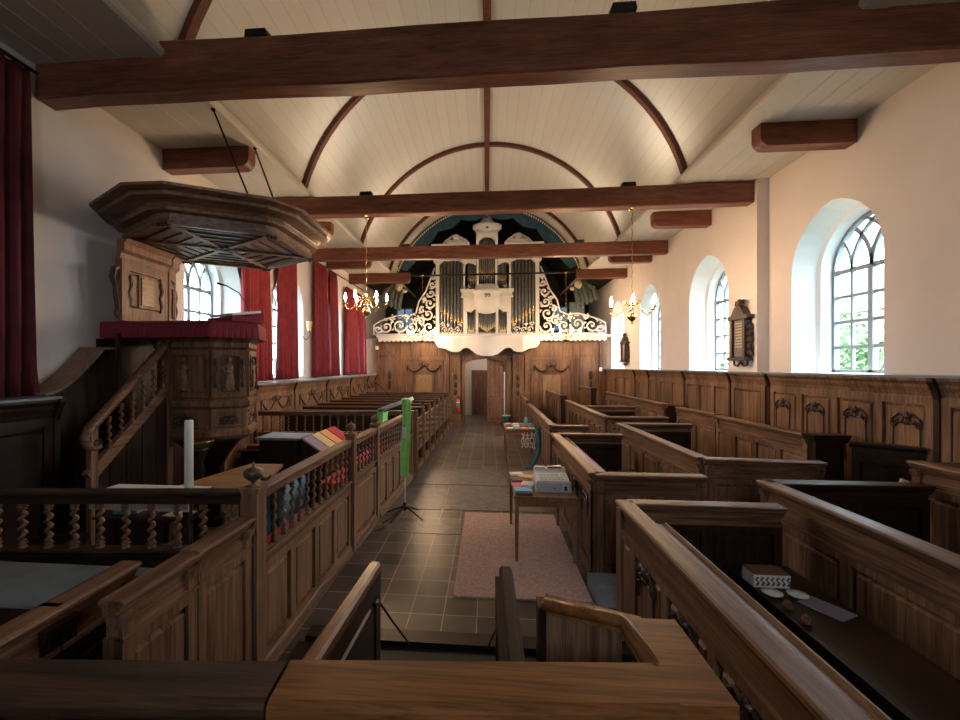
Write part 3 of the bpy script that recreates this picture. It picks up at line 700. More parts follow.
for i, x in enumerate((-.42, .03)):
    t = solo(MB().box(x-.03, x+.03, 2.55, 2.58, .30, .36).box(x-.03, x+.03, 2.55, 2.62, .30, .308), 'floor_catch', 'bronze', ['small metal catch on the dark step left of centre', 'small metal catch on the dark step right of centre'][i], 'catch', 'metal catches on the aisle step')
# ------------------------------------------------------------------ left: front pew partitions and shelf
GP = 'panelled partitions at the lower left'
r = thing('pew_partition', 'sloping looking oak partition with a door, running up to the nearest newel', 'partition', (-1.66, 2.3, 0), GP)
pew_side(r, (-1.66, 2.82), (-1.68, 2.30), 1.2, 1, -1, False, .12, k=.9, both=True)
pew_side(r, (-1.68, 2.29), (-1.69, 1.80), 1.19, 1, -1, False, .12, k=.9, both=True)
r = thing('pew_partition', 'dark partition rail leaving the picture at the lower left', 'partition', (-1.9, 1.6, 0), GP)
pew_side(r, (-1.91, 2.12), (-1.905, 1.72), 1.2, 1, -1, False, .12, k=.85, both=True, wood_='oak_dark')
pew_side(r, (-1.905, 1.71), (-1.9, .9), 1.2, 1, -1, False, .12, k=.85, both=True, wood_='oak_dark')
d = thing('flat_shelf', 'grey blue flat shelf board below the barley twist balusters at left', 'shelf', (-3.0, 2.3, 0))
MB().box(-4.5, -1.98, 2.10, 2.56, .93, .95).build('shelf_board', 'sill', d)
MB().box(-4.5, -2.0, 2.12, 2.15, .0, .93).build('shelf_front', 'oak_dark', d)
# ------------------------------------------------------------------ balustrades round the choir enclosure
_tw = {}
def twist_mesh(h, r):
    k = (round(h, 3), round(r, 3))
    if k not in _tw:
        o = twisted(h, r).build('baluster', 'oak_z', None, True); _tw[k] = o.data; bpy.data.objects.remove(o)
    return _tw[k]
def add_balusters(root, pts, h, r=.026, mat=None):
    me = twist_mesh(h, r)
    for x, y, z in pts:
        o = bpy.data.objects.new('baluster', me); COL.objects.link(o); o.parent = root; o.location = Vector((x, y, z))-root.location; o.rotation_euler = (0, 0, (x*7+y*5) % 6)
def newel(root, x, y, ztop, w=.06, finial='ball', r=.055):
    MB().box(x-w, x+w, y-w, y+w, 0, ztop-.02).box(x-w-.012, x+w+.012, y-w-.012, y+w+.012, ztop-.02, ztop+.012).build('newel_post', 'oak_z', root)
    if finial == 'ball': MB().lathe(ball_prof(r), (x, y, ztop+.012), 14).build('finial', 'oak_z', root, True)
RAILB = [(-.055, 0), (-.05, .012), (.05, .012), (.055, 0), (.05, -.02), (.04, -.03), (.035, -.075), (-.035, -.075), (-.04, -.03), (-.05, -.02)]
def balustrade(root, p0, p1, zt, zb, n, npan, side=1, plinth=True, r=.026, wz='oak_z', ra='oak_y', h0=0.0, x0=.06, x1=.06):
    T, L = frame(p0, p1, side)
    mb = MB(T); cap_rail(mb, x0, L-x1, zt-.012, RAILB); mb.build('top_rail', ra, root)
    mb = MB(T); mb.prism([(-.045, zb-.03), (-.045, zb), (.05, zb), (.055, zb-.015), (.04, zb-.03), (.035, zb-.06), (.016, zb-.09), (-.03, zb-.09)], 'x', x0, L-x1); mb.build('lower_rail', ra, root)
    if npan:
        mb = MB(T); panelling(mb, x0, L-x1, h0+.05, zb-.08, npan, .03, .09, .07, .1); mb.build('panelled_base', wz, root)
        if plinth: mb = MB(T); mb.prism([(-.03, h0), (.06, h0), (.06, h0+.05), (.045, h0+.09), (.018, h0+.13), (-.03, h0+.13)], 'x', x0, L-x1); mb.build('plinth', ra, root)
    a = T.to_3x3() @ Vector((1, 0, 0)); P = Vector((p0[0], p0[1], 0))
    pts = [tuple(P+a*(x0+(L-x0-x1)*(i+.5)/n)+Vector((0, 0, zb))) for i in range(n)]
    add_balusters(root, pts, zt-.087-zb, r)
GB = 'barley twist balustrades of the choir enclosure'
b = thing('balustrade', 'nearest balustrade of barley twist balusters along the left of the aisle', 'balustrade', (-1.65, 3.9, 0), GB)
newel(b, -1.66, 2.90, 1.38, .062, None)
balustrade(b, (-1.66, 2.90), (-1.65, 5.0), 1.37, .88, 13, 4)
t = thing('collecting_urn', 'small round lidded bronze urn with a spout on the nearest newel post', 'urn', (-1.66, 2.90, 1.393))
MB().lathe([(.045, 0), (.045, .006), (.018, .014), (.014, .03), (.035, .045), (.062, .07), (.068, .092), (.066, .098)], (-1.66, 2.9, 1.393), 18).build('bowl', 'bronze', t, True)
MB().lathe([(.070, 0), (.066, .012), (.045, .03), (.02, .038), (.008, .042), (.007, .052), (.011, .06), (.004, .072), (.001, .078)], (-1.66, 2.9, 1.491), 18).build('lid', 'bronze', t, True)
MB().tube([(-1.60, 2.9, 1.45), (-1.565, 2.9, 1.445), (-1.545, 2.9, 1.455), (-1.53, 2.9, 1.475)], [.016, .012, .01, .012], 8).build('spout', 'bronze', t, True)
g = thing('balustrade_gate', 'narrow choir gate between two newels with ball finials', 'gate', (-1.64, 5.5, 0), GB)
newel(g, -1.65, 5.06, 1.42, .055); newel(g, -1.62, 6.06, 1.40, .055)
balustrade(g, (-1.65, 5.06), (-1.62, 6.06), 1.36, .90, 6, 1)
MB().box(-1.60, -1.585, 5.94, 5.97, .80, .95).ell((-1.575, 5.955, .87), (.02, .012, .03), 8, 5).build('lock', 'iron', g)
b = thing('balustrade', 'dense barley twist balustrade beyond the gate, behind the lectern', 'balustrade', (-1.58, 7.2, 0), GB)
balustrade(b, (-1.62, 6.12), (-1.53, 8.4), 1.34, .90, 15, 5)
newel(b, -1.53, 8.42, 1.34, .05, 'ball', .04)
b = thing('balustrade', 'balustrade with twelve dark barley twist balusters across the left foreground', 'balustrade', (-3, 2.8, 0), GB)
balustrade(b, (-4.5, 2.62), (-1.66, 2.86), 1.375, .97, 15, 5, 1, True, .031, 'oak_dark', 'oak_darkx')
b = thing('balustrade', 'balustrade with pale pickets at the far side of the choir enclosure', 'balustrade', (-3, 7.9, 0), GB)
balustrade(b, (-4.45, 7.86), (-1.62, 8.15), 1.38, .98, 17, 0, 1, False, .024, 'oak_z', 'oak_x')
MB().box(-4.4, -1.65, 7.98, 8.01, .12, .95).build('back_board', 'oak_dark', b)
# cross pews on the left, each with a spindled end along the aisle
def choir_pew(i):
    y = 8.95+.9*i; x = -1.50+.02*i
    names = ['first', 'second', 'third', 'fourth', 'fifth', 'sixth', 'seventh', 'eighth', 'ninth']
    r = thing('cross_pew', 'oak pew with spindled end left of the aisle, %s row beyond the lectern' % names[i], 'pew', (x, y, 0), 'rows of pews left of the aisle')
    MB().box(-4.4, x-.05, y-.02, y+.015, .12, 1.27).build('backrest', 'oak_dark', r)
    mb = MB(Matrix(((1, 0, 0, 0), (0, 1, 0, y), (0, 0, 1, 0), (0, 0, 0, 1)))); mb.box(-4.4, x-.05, -.035, .05, 1.27, 1.30); mb.build('top_rail', 'oak_x', r)
    MB().box(-4.4, x-.05, y+.015, y+.40, .50, .53).build('seat', 'oak_darkx', r)
    MB().box(x-.035, x+.035, y-.035, y+.035, 0, 1.24).build('end_post', 'oak_z', r)
    MB().lathe(ball_prof(.035), (x, y, 1.24), 10).build('finial', 'oak_z', r, True)
    MB().box(x-.03, x+.03, y+.035, y+.855, 0, .12).build('plinth', 'oak_y', r)
    for zz in (.42, 1.10): MB().box(x-.015, x+.015, y+.035, y+.855, zz, zz+.02).build('spindle_rail', 'oak_y', r)
    add_balusters(r, [(x, y+.24+.21*k, .44) for k in range(3)], .66, .036)
for i in range(8): choir_pew(i)
# floor and furniture in the enclosure
tag(MB().box(-3.2, -1.75, 3.0, 7.8, .001, .03).build('enclosure_carpet', 'blue'), 'plain light blue carpet seen between the barley twist balusters', 'carpet')
t = thing('cushioned_bench', 'bench with red cushion just inside the near balustrade', 'bench', (-1.95, 4.1, .03))
MB().box(-2.16, -1.74, 3.1, 4.95, .44, .49).build('seat', 'oak_darky', t); MB().box(-2.18, -1.74, 3.12, 4.93, .49, .55).build('cushion', 'redb', t)
for x in (-2.12, -1.80):
    for y in (3.2, 4.85): MB().box(x-.025, x+.025, y-.025, y+.025, .03, .44).build('leg', 'oak_dark', t)
t = thing('cushioned_bench', 'bench with red cushion inside the gate and far balustrade', 'bench', (-1.95, 6.2, .03))
MB().box(-2.14, -1.76, 5.3, 7.6, .62, .67).build('seat', 'oak_darky', t); MB().box(-2.16, -1.76, 5.32, 7.58, .67, .74).build('cushion', 'redb', t)
for x in (-2.10, -1.82):
    for y in (5.4, 7.5): MB().box(x-.025, x+.025, y-.025, y+.025, .03, .62).build('leg', 'oak_dark', t)
t = thing('upholstered_chest', 'light blue upholstered chest seen through the nearest balusters', 'chest', (-2.5, 3.9, .03))
MB().box(-2.37, -2.21, 3.15, 3.68, .12, .80).build('chest_body', 'bluep', t); MB().box(-2.36, -2.22, 3.17, 3.66, .03, .12).build('plinth', 'oak_dark', t)
t = thing('upholstered_chest', 'second light blue upholstered chest, beyond the first along the balustrade', 'chest', (-2.6, 4.6, .03))
MB().box(-2.70, -2.42, 4.85, 5.5, .12, .80).build('chest_body', 'bluep', t); MB().box(-2.68, -2.44, 4.87, 5.48, .03, .12).build('plinth', 'oak_dark', t)
t = thing('communion_table', 'table under a white cloth behind the left foreground balustrade', 'table', (-2.85, 3.5, .03))
MB().box(-3.25, -2.42, 3.26, 3.50, 1.15, 1.19).build('tabletop', 'oak_darkx', t)
mb = MB(); mb.box(-3.27, -2.40, 3.24, 3.52, 1.19, 1.198); mb.box(-3.27, -2.40, 3.235, 3.242, 1.07, 1.198); mb.build('table_cloth', 'cloth', t)
MB().box(-3.25, -2.42, 3.24, 3.54, .98, 1.0).build('lower_shelf', 'oak_darkx', t)
for x in (-3.22, -2.45):
    for y in (3.29, 3.47): MB().box(x-.025, x+.025, y-.025, y+.025, .03, 1.15).build('leg', 'oak_dark', t)
booklike('book', (-3.05, 3.40, 1.0), .20, .14, .03, .1, 'tealp', 'teal book on the shelf under the white cloth, seen between balusters', 'book', pages=1)
booklike('paper_sheet', (-2.58, 3.38, 1.0), .21, .15, .006, -.1, 'paper', 'white paper sheet on the shelf under the white cloth', 'paper')
t = thing('flower_posy', 'small pink and violet posy on the shelf under the white cloth', 'flowers', (-2.82, 3.40, 1.0))
MB().lathe([(.03, 0), (.035, .03), (.03, .05)], (-2.82, 3.40, 1.0), 10).build('pot', 'purple', t)
mb = MB()
for k in range(14): a = k*2.4; q = .012*math.sqrt(k)*1.6; mb.ell((-2.82+q*math.cos(a)*1.6, 3.40+q*math.sin(a), 1.07+.01*math.sin(k*3)), .015, 6, 4)
mb.build('blossoms', 'pink', t)
t = thing('tall_candle', 'tall thick white candle standing left of the nearest newel', 'candle', (-2.52, 3.40, 1.199))
MB().lathe([(.034, 0), (.034, .58), (.030, .588), (.006, .58)], (-2.52, 3.40, 1.203), 20).build('wax', 'candle', t, True)
MB().lathe([(.003, 0), (.002, .02)], (-2.52, 3.40, 1.782), 5).build('wick', 'iron', t)
MB().lathe([(.05, 0), (.05, .004)], (-2.52, 3.40, 1.1985), 20).build('drip_plate', 'bronze', t)
t = thing('sloping_desk', 'pale wood bench top lit from the side, left of the bronze urn', 'desk', (-2.6, 4.2, .03))
mb = MB(); mb.loft([[(-2.95, 3.72, z), (-2.10, 3.72, z), (-2.36, 4.75, z), (-2.75, 4.75, z)] for z in (1.08, 1.11)]); mb.build('desk_top', 'palex', t)
for x, y in ((-2.85, 3.8), (-2.28, 3.8), (-2.42, 4.65), (-2.7, 4.65)): MB().box(x-.025, x+.025, y-.025, y+.025, .03, 1.08).build('leg', 'oak_dark', t)
t = thing('reading_table', 'dark table with a grey top inside the choir enclosure', 'table', (-2.95, 6.0, .03))
mb = MB(); mb.box(-3.22, -2.58, 5.66, 6.15, 1.22, 1.25); mb.build('tabletop', 'sill', t)
mb = MB(); mb.box(-3.18, -2.62, 5.70, 6.11, .03, 1.22); mb.build('dark_skirt', 'oak_dark', t)
mb = MB(); mb.prism([(-2.54, .03), (-2.19, .03), (-2.19, 1.02), (-2.54, 1.25)], 'y', 5.62, 6.9)
solo(mb, 'leaflet_rack', 'oak_dark', 'sloping wooden rack of leaflets beside the dark table', 'rack')
for i, (mt, l) in enumerate((('purple', 'purple leaflet on the sloping rack in the choir'), ('cream', 'cream leaflet on the sloping rack in the choir'), ('orange', 'orange leaflet on the sloping rack in the choir'), ('redb', 'red leaflet at the far end of the sloping rack'))):
    o = solo(MB().prism([(-2.53, 1.246), (-2.21, 1.035), (-2.21, 1.043), (-2.53, 1.254)], 'y', 5.66+.3*i, 5.92+.3*i), 'leaflet', mt, l, 'leaflet', 'leaflets on the sloping rack')
t = thing('low_bench', 'low dark bench at the left wall carrying a red book', 'bench', (-4.15, 7.35, .03))
MB().box(-4.38, -3.8, 7.15, 7.6, .72, .76).build('seat', 'oak_darkx', t); MB().box(-4.36, -3.85, 7.2, 7.55, .03, .72).build('bench_box', 'oak_dark', t)
booklike('red_book', (-4.16, 7.36, .762), .26, .18, .06, .05, 'seatred', 'thick red book on the bench behind the pulpit foot', 'book', pages=1)
t = thing('baptismal_basin', 'brass basin on a turned wooden stand below the pulpit', 'basin', (-3.40, 4.75, 0))
MB().lathe([(.10, 1.28), (.15, 1.30), (.165, 1.36), (.17, 1.37), (.155, 1.36), (.10, 1.31), (.001, 1.30)], (-3.4, 4.75, 0), 20).build('bowl', 'brass', t, True)
MB().lathe([(.16, .03), (.16, .08), (.06, .12), (.05, .4), (.08, .5), (.045, .6), (.04, .9), (.07, 1.0), (.05, 1.1), (.09, 1.24), (.11, 1.28)], (-3.4, 4.75, 0), 14).build('stand', 'oak_dark', t, True)
# ------------------------------------------------------------------ lectern with green cloth
t = thing('lectern', 'slim metal lectern with a sloping white book rest beside the balustrade', 'lectern', (-1.22, 6.25, 0))
mb = MB()
for k in range(4):
    a = PI/4+k*PI/2+.3; mb.tube([(-1.22, 6.25, .16), (-1.22+.16*math.cos(a), 6.25+.16*math.sin(a), .10), (-1.22+.33*math.cos(a), 6.25+.33*math.sin(a), .015)], [.014, .012, .01], 6)
mb.tube([(-1.22, 6.25, .10), (-1.22, 6.25, .22)], .02, 8); mb.build('tripod_foot', 'iron', t)
MB().tube([(-1.22, 6.25, .2), (-1.22, 6.25, 1.62)], .011, 8).build('pole', 'grey', t)
MB().bar((-1.58, 6.25, 1.60), (-1.12, 6.25, 1.76), .32, .05).build('book_rest', 'paper', t)
MB().bar((-1.56, 6.25, 1.56), (-1.13, 6.25, 1.71), .28, .02).build('rest_underside', 'iron', t)
MB().tube([(-1.38, 6.3, 1.69), (-1.48, 6.35, 1.80), (-1.62, 6.35, 1.95), (-1.72, 6.35, 2.00)], [.006, .006, .006, .011], 6).build('microphone', 'iron', t)
MB().tube([(-1.14, 6.3, 1.74), (-1.02, 6.3, 1.72), (-.93, 6.3, 1.68)], [.008, .006, .010], 6).build('reading_lamp', 'iron', t)
MB().tube([(-1.24, 6.25, .2), (-1.38, 6.05, .05), (-1.48, 5.95, .015), (-1.42, 5.78, .012), (-1.52, 5.62, .012)], .006, 5).build('cable', 'iron', t)
t = thing('green_antependium', 'bright green cloth with a white emblem hanging from the lectern', 'cloth', (-1.17, 6.14, 1.7))
mb = MB(); rings = []
for k in range(13):
    f = k/12; z = 1.765-1.10*f; rings.append([(-1.225+.01*math.sin(6*f)-.02*f+.13*j/6, 6.045+.012*math.sin(j*1.5+f*3)-.01*(k == 0), z) for j in range(7)]+[(-1.225+.01*math.sin(6*f)-.02*f+.13*j/6, 6.051+.012*math.sin(j*1.5+f*3), z) for j in range(6, -1, -1)])
mb.loft(rings); mb.box(-1.235, -1.12, 6.04, 6.30, 1.762, 1.770); mb.build('front_drop', 'green', t)
MB().loft([[(-1.60, 6.09, 1.60), (-1.50, 6.09, 1.63), (-1.50, 6.40, 1.63), (-1.60, 6.40, 1.60)], [(-1.60, 6.09, 1.39), (-1.52, 6.09, 1.42), (-1.52, 6.40, 1.42), (-1.60, 6.40, 1.39)]]).build('back_drop', 'green', t)
mb = MB(); mb.box(-1.215, -1.155, 6.022, 6.028, 1.22, 1.37); mb.build('emblem_patch', 'paper', t)
mb = MB(); mb.box(-1.190, -1.182, 6.018, 6.022, 1.25, 1.35); mb.box(-1.205, -1.167, 6.018, 6.022, 1.315, 1.323); mb.build('emblem_cross', 'lgrey', t)
# ------------------------------------------------------------------ table with cash box, second table
def side_table(x0, x1, y0, y1, h, label):
    t = thing('side_table', label, 'table', ((x0+x1)/2, (y0+y1)/2, .014), 'wooden tables along the right of the aisle')
    MB().box(x0, x1, y0, y1, h-.03, h).build('tabletop', 'table', t)
    MB().box(x0+.02, x1-.02, y0+.02, y0+.04, h-.12, h-.03).box(x0+.02, x1-.02, y1-.04, y1-.02, h-.12, h-.03).box(x0+.02, x0+.04, y0+.04, y1-.04, h-.12, h-.03).box(x1-.04, x1-.02, y0+.04, y1-.04, h-.12, h-.03).build('apron', 'table', t)
    for x in (x0+.03, x1-.03):
        for y in (y0+.03, y1-.03): MB().loft([[(x-.016, y-.016, .015), (x+.016, y-.016, .015), (x+.016, y+.016, .015), (x-.016, y+.016, .015)], [(x-.025, y-.025, h-.03), (x+.025, y-.025, h-.03), (x+.025, y+.025, h-.03), (x-.025, y+.025, h-.03)]]).build('leg', 'table', t)
    return t
side_table(.31, 1.02, 4.90, 6.10, .76, 'near wooden table on the rug carrying the grey cash box')
tz = .761
t = thing('cash_box_printer', 'light grey office machine with sloping keypad top on the near table', 'machine', (.78, 5.25, tz))
MB().loft([[(.575, 5.09, tz+z), (.985, 5.09, tz+z), (.985, 5.50, tz+z), (.575, 5.50, tz+z)] for z in (0, .012, .11)]).build('drawer_base', 'grey', t)
MB().prism([(5.105, tz+.11), (5.49, tz+.11), (5.49, tz+.21), (5.40, tz+.21), (5.36, tz+.175), (5.105, tz+.13)], 'x', .59, .97).build('sloping_top', 'lgrey', t)
mb = MB()
for i in range(6):
    for j in range(4): x, y = .63+.05*i, 5.14+.045*j; z = tz+.132+(y-5.105)/.255*.045; mb.box(x, x+.034, y, y+.030, z-.002, z+.010)
mb.build('keys', 'paper', t)
MB().box(.76, .93, 5.40, 5.48, tz+.206, tz+.232).build('display', 'dark', t)
MB().box(.60, .72, 5.40, 5.48, tz+.208, tz+.225).build('paper_roll_cover', 'grey', t)
MB().box(.885, .955, 5.084, 5.09, tz+.02, tz+.095).build('emblem_plate', 'paper', t)
mb = MB(); mb.lathe([(.0, -.001), (.020, -.001), (.020, -.004), (0, -.004)], (.92, 5.084, tz+.062), 12, 'y'); mb.box(.90, .94, 5.080, 5.083, tz+.026, tz+.045); mb.build('emblem', 'dark', t)
MB().lathe([(.0, -.001), (.008, -.001), (.008, -.004), (0, -.004)], (.79, 5.090, tz+.05), 10, 'y').build('lock', 'dark', t)
bk = [(.42, 5.04, .20, .15, .045, .05, 'cyan', 'sky blue book in front on the near table'), (.43, 4.955, .19, .05, .03, .0, 'brownb', 'thin dark brown booklet at the front edge of the near table'),
      (.40, 5.30, .17, .22, .02, .15, 'pink', 'pinkish brochure behind the blue book'), (.50, 5.36, .14, .2, .03, -.2, 'paper', 'white brochure leaning beside the office machine'),
      (.42, 5.58, .20, .15, .02, .1, 'brownb', 'brown covered booklet midway down the near table'), (.52, 5.74, .2, .15, .025, -.3, 'cream', 'cream booklet toward the back of the near table'),
      (.40, 5.88, .18, .13, .02, .2, 'lgrey', 'pale grey leaflet at the back left of the near table')]
for x, y, sx, sy, h, rt, mt, l in bk: booklike('booklet', (x, y, tz), sx, sy, h, rt, mt, l, 'booklet', pages=(mt != 'paper'), grp='booklets on the near table')
side_table(.42, 1.15, 9.85, 10.9, .80, 'far wooden table by the right pews, spread with leaflets')
tz2 = .801; rnd = random.Random(3); mats = ['paper', 'brownb', 'pink', 'tealp', 'lgrey', 'paper', 'cream', 'redb', 'tealp', 'paper', 'purple', 'tealp']
k = 0
cols = {'paper': 'white', 'brownb': 'brown', 'pink': 'pink', 'tealp': 'turquoise', 'lgrey': 'pale grey', 'cream': 'cream', 'redb': 'red', 'purple': 'purple'}
for i in range(4):
    for j in range(3):
        mt = mats[k]; w = ['front', 'middle', 'back'][j]; q = ['far left', 'left', 'right', 'far right'][i]
        booklike('leaflet', (.53+.17*i, 10.0+.3*j, tz2), .13, .2, .012+.01*(k % 3), rnd.uniform(-.3, .3), mt, '%s leaflet at the %s %s of the far table' % (cols[mt], w, q), 'leaflet', grp='leaflets on the far table'); k += 1
t = thing('figurine', 'small turquoise and red figure standing at the back of the far table', 'ornament', (.98, 10.80, tz2))
MB().lathe([(.05, 0), (.05, .02), (.03, .05), (.045, .10), (.03, .15), (.02, .17)], (.98, 10.80, tz2), 10).build('body', 'tealp', t, True); MB().ell((.98, 10.80, tz2+.20), .03).build('head', 'redb', t, True)
t = thing('teal_scarf', 'dark teal scarf hanging in a curve from the far table to the floor', 'scarf', (1.1, 9.7, 0))
mb = MB(); rings = []
pth = [(1.13, 9.98, .83), (1.14, 9.83, .84), (1.16, 9.78, .70), (1.17, 9.70, .52), (1.16, 9.66, .36), (1.10, 9.60, .20), (1.02, 9.52, .09), (.94, 9.44, .012), (.84, 9.42, .010)]
for i, (x, y, z) in enumerate(pth): w = .045+.012*math.sin(i*1.3); rings.append([(x-w, y-.008, z), (x, y-.016, z-.003), (x+w, y-.008, z), (x+w, y+.01, z+.004), (x, y+.002, z+.006), (x-w, y+.01, z+.004)])
mb.loft(rings); mb.build('scarf_cloth', 'teal', t, True)
t = thing('white_parcel_net', 'crumpled white net bag hanging below the far table', 'bag', (.9, 9.9, .3))
mb = MB(); rr = random.Random(5)
for i in range(7):
    p = [(.80+.05*i+rr.uniform(-.03, .03), 9.84+rr.uniform(-.02, .02), .74-.09*q-rr.uniform(0, .03)) for q in range(5)]; mb.tube(p, .007, 4)
for q in range(4): mb.tube([(.78+.06*i, 9.84, .68-.1*q+rr.uniform(-.03, .03)) for i in range(6)], .006, 4)
mb.build('net', 'paper', t)
# bin, pole and extinguisher by the end wall
t = thing('green_bin', 'small dark green round bin at the end wall right of the door', 'bin', (.75, 16.45, 0))
MB().lathe([(.13, 0), (.16, .35), (.17, .36), (.15, .355), (.12, .03), (.001, .02)], (.75, 16.45, 0), 18).build('body', 'greenx', t, True)
MB().lathe([(.172, .33), (.178, .345), (.172, .36)], (.75, 16.45, 0), 18).build('rim', 'grey', t)
t = thing('white_pole', 'thin pale pole standing upright in front of the door pilaster', 'pole', (.68, 16.6, 0))
MB().lathe([(.02, 0), (.02, 1.95), (.025, 1.96), (.025, 2.0), (.001, 2.01)], (.68, 16.76, .0), 10).build('shaft', 'lgrey', t); MB().lathe([(.07, 0), (.07, .02), (.02, .03)], (.68, 16.76, .0), 14).build('foot', 'iron', t)
t = thing('fire_extinguisher', 'red fire extinguisher hanging on the pilaster left of the door', 'fire extinguisher', (-1.14, 16.72, .45))
MB().lathe([(.07, .45), (.08, .47), (.08, .88), (.06, .95), (.03, .98)], (-1.14, 16.74, 0), 16).build('cylinder', 'redx', t, True)
MB().lathe([(.0815, .62), (.0815, .78)], (-1.14, 16.74, 0), 16).build('label_band', 'greenx', t); MB().lathe([(.082, .80), (.082, .84)], (-1.14, 16.74, 0), 16).build('white_band', 'paper', t)
MB().lathe([(.025, .97), (.025, 1.02)], (-1.14, 16.74, 0), 8).box(-1.20, -1.08, 16.73, 16.75, 1.02, 1.05).build('valve', 'iron', t)
MB().tube([(-1.10, 16.72, 1.0), (-1.03, 16.71, .9), (-1.04, 16.70, .65)], .012, 6).build('hose', 'iron', t)
# ------------------------------------------------------------------ pulpit
PC = (-3.90, 5.78)
P = thing('pulpit', 'carved dark oak pulpit tub with relief figures against the left wall', 'pulpit', (PC[0], PC[1], 0))
tub = [(-4.25, 5.2), (-3.55, 5.2), (-3.22, 5.46), (-3.45, 6.05), (-3.95, 6.32), (-4.5, 6.05), (-4.56, 5.5)]
def sc_(k, z, pts=tub, c=PC): return [(c[0]+(x-c[0])*k, c[1]+(y-c[1])*k, z) for x, y in pts]
def offp(poly, e):                    # offset a convex counter-clockwise polygon outwards
    n = len(poly); out = []
    for i in range(n):
        p0, p1, p2 = Vector(poly[i-1]), Vector(poly[i]), Vector(poly[(i+1) % n])
        a = (p1-p0).normalized(); b = (p2-p1).normalized(); na = Vector((a.y, -a.x)); nb = Vector((b.y, -b.x)); m = (na+nb).normalized()
        out.append(tuple(p1+m*(e/max(.3, m.dot(na)))))
    return out
mb = MB(); mb.loft([[(x, y, z) for x, y in offp(tub, e)] for e, z in ((-.12, 1.24), (.02, 1.30), (.05, 1.34), (.05, 1.39), (0, 1.43), (0, 1.69), (.04, 1.72), (.05, 1.78), (-.01, 1.83), (-.01, 2.46), (.03, 2.50), (.03, 2.56), (.08, 2.61), (.10, 2.68))])
mb.build('tub', 'oak_z', P)
mb = MB(); mb.loft([sc_(.25, .0), sc_(.28, .1), sc_(.2, .15), sc_(.2, .8), sc_(.4, 1.0), sc_(.7, 1.2), sc_(.8, 1.26)]); mb.build('pedestal', 'oak_dark', P)
def relief(mb, s, z, h, d, arm=1, lean=0):
    u = h/7.6
    E_ = lambda a, b, r: mb.ell((s+a*u, d, z+b*u), (r[0]*u, r[1]*u*1.35, r[2]*u), 12, 8)
    E_(.1*lean, 6.9, (.42, .35, .52)); E_(0, 6.1, (.2, .2, .3)); E_(0, 5.1, (.85, .42, 1.0)); E_(.05, 4.1, (.65, .42, .7))
    E_(.0, 3.1, (.95, .5, 1.1)); E_(.25, 1.9, (.85, .42, 1.2)); E_(-.45, 1.8, (.6, .38, 1.3)); E_(-.3, .45, (.45, .3, .25)); E_(.7, .5, (.42, .3, .25))
    mb.tube([(s-.7*u, d, z+5.6*u), (s-1.3*u, d-.0, z+4.9*u), (s-.9*u, d+.02, z+4.2*u), (s-.2*u, d+.03, z+4.4*u)], [.27*u, .25*u, .2*u, .15*u], 7)
    mb.tube([(s+arm*.7*u, d, z+5.6*u), (s+arm*1.5*u, d, z+5.0*u), (s+arm*2.1*u, d+.02, z+5.7*u), (s+arm*2.25*u, d+.02, z+6.1*u)], [.27*u, .23*u, .18*u, .2*u], 7)
    for k in range(6): mb.tube([(s+(-.8+.3*k)*u, d+.25*u, z+3.8*u), (s+(-.75+.36*k)*u, d+.4*u, z+2.2*u), (s+(-.9+.38*k)*u, d+.25*u, z+.6*u)], .11*u, 5)
    for k in range(5): mb.ell((s+.34*u*math.cos(k*1.2), d+.06*u, z+(7.1+.22*math.sin(k*1.2+.6))*u), .2*u, 7, 5)
    mb.box(s-1.5*u, s+1.5*u, d-.02, d+.01, z-.0*u, z+.25*u)
def tub_face(i, figure, pan=True, arm=1):
    a, b = offp(tub, -.01)[i], offp(tub, -.01)[(i+1) % len(tub)]
    T, L = frame(a, b, 1)
    mb = MB(T); w = .075
    mb.box(.0, w, 0, .04, 1.84, 2.46); mb.box(L-w, L, 0, .04, 1.84, 2.46); mb.box(w, L-w, 0, .04, 1.84, 1.84+.06); mb.box(w, L-w, 0, .04, 2.40, 2.46)
    for q, e in ((w, .05), (w+.022, .024)):
        mb.box(q, q+.014, 0, e, 1.90, 2.40); mb.box(L-q-.014, L-q, 0, e, 1.90, 2.40); mb.box(q, L-q, 0, e, 1.90, 1.914); mb.box(q, L-q, 0, e, 2.386, 2.40)
    mb.box(.05, L-.05, .0, .035, 1.455, 1.47); mb.box(.05, L-.05, .0, .035, 1.64, 1.655)
    mb.build('panel_frame', 'oak_z', P)
    mb = MB(T); crest(mb, L/2, 1.60, L*.55, .03, 0, .010); crest(mb, L/2-.02, 1.54, L*.34, .03, 0, .009)
    for q in (.045, L-.045):
        mb.ell((q, .045, 2.30), (.022, .018, .05), 6, 4); mb.ell((q, .045, 2.0), (.022, .018, .04), 6, 4); mb.tube([(q, .045, 2.26), (q+.01, .05, 2.2), (q-.01, .05, 2.12), (q, .045, 2.05)], .012, 5)
    mb.build('carved_ornament', 'carved', P)
    if figure:
        mb = MB(T); relief(mb, L/2, 1.925, .44, .035, arm); o = mb.build('relief_figure', wood('relief_wood%d' % i, (.16, .09, .05), (.36, .23, .14), 'z', .35), P)
        m = o.modifiers.new('r', 'REMESH'); m.mode = 'VOXEL'; m.voxel_size = .0065; m.use_smooth_shade = True
tub_face(0, True); tub_face(1, True, arm=-1); tub_face(2, True); 
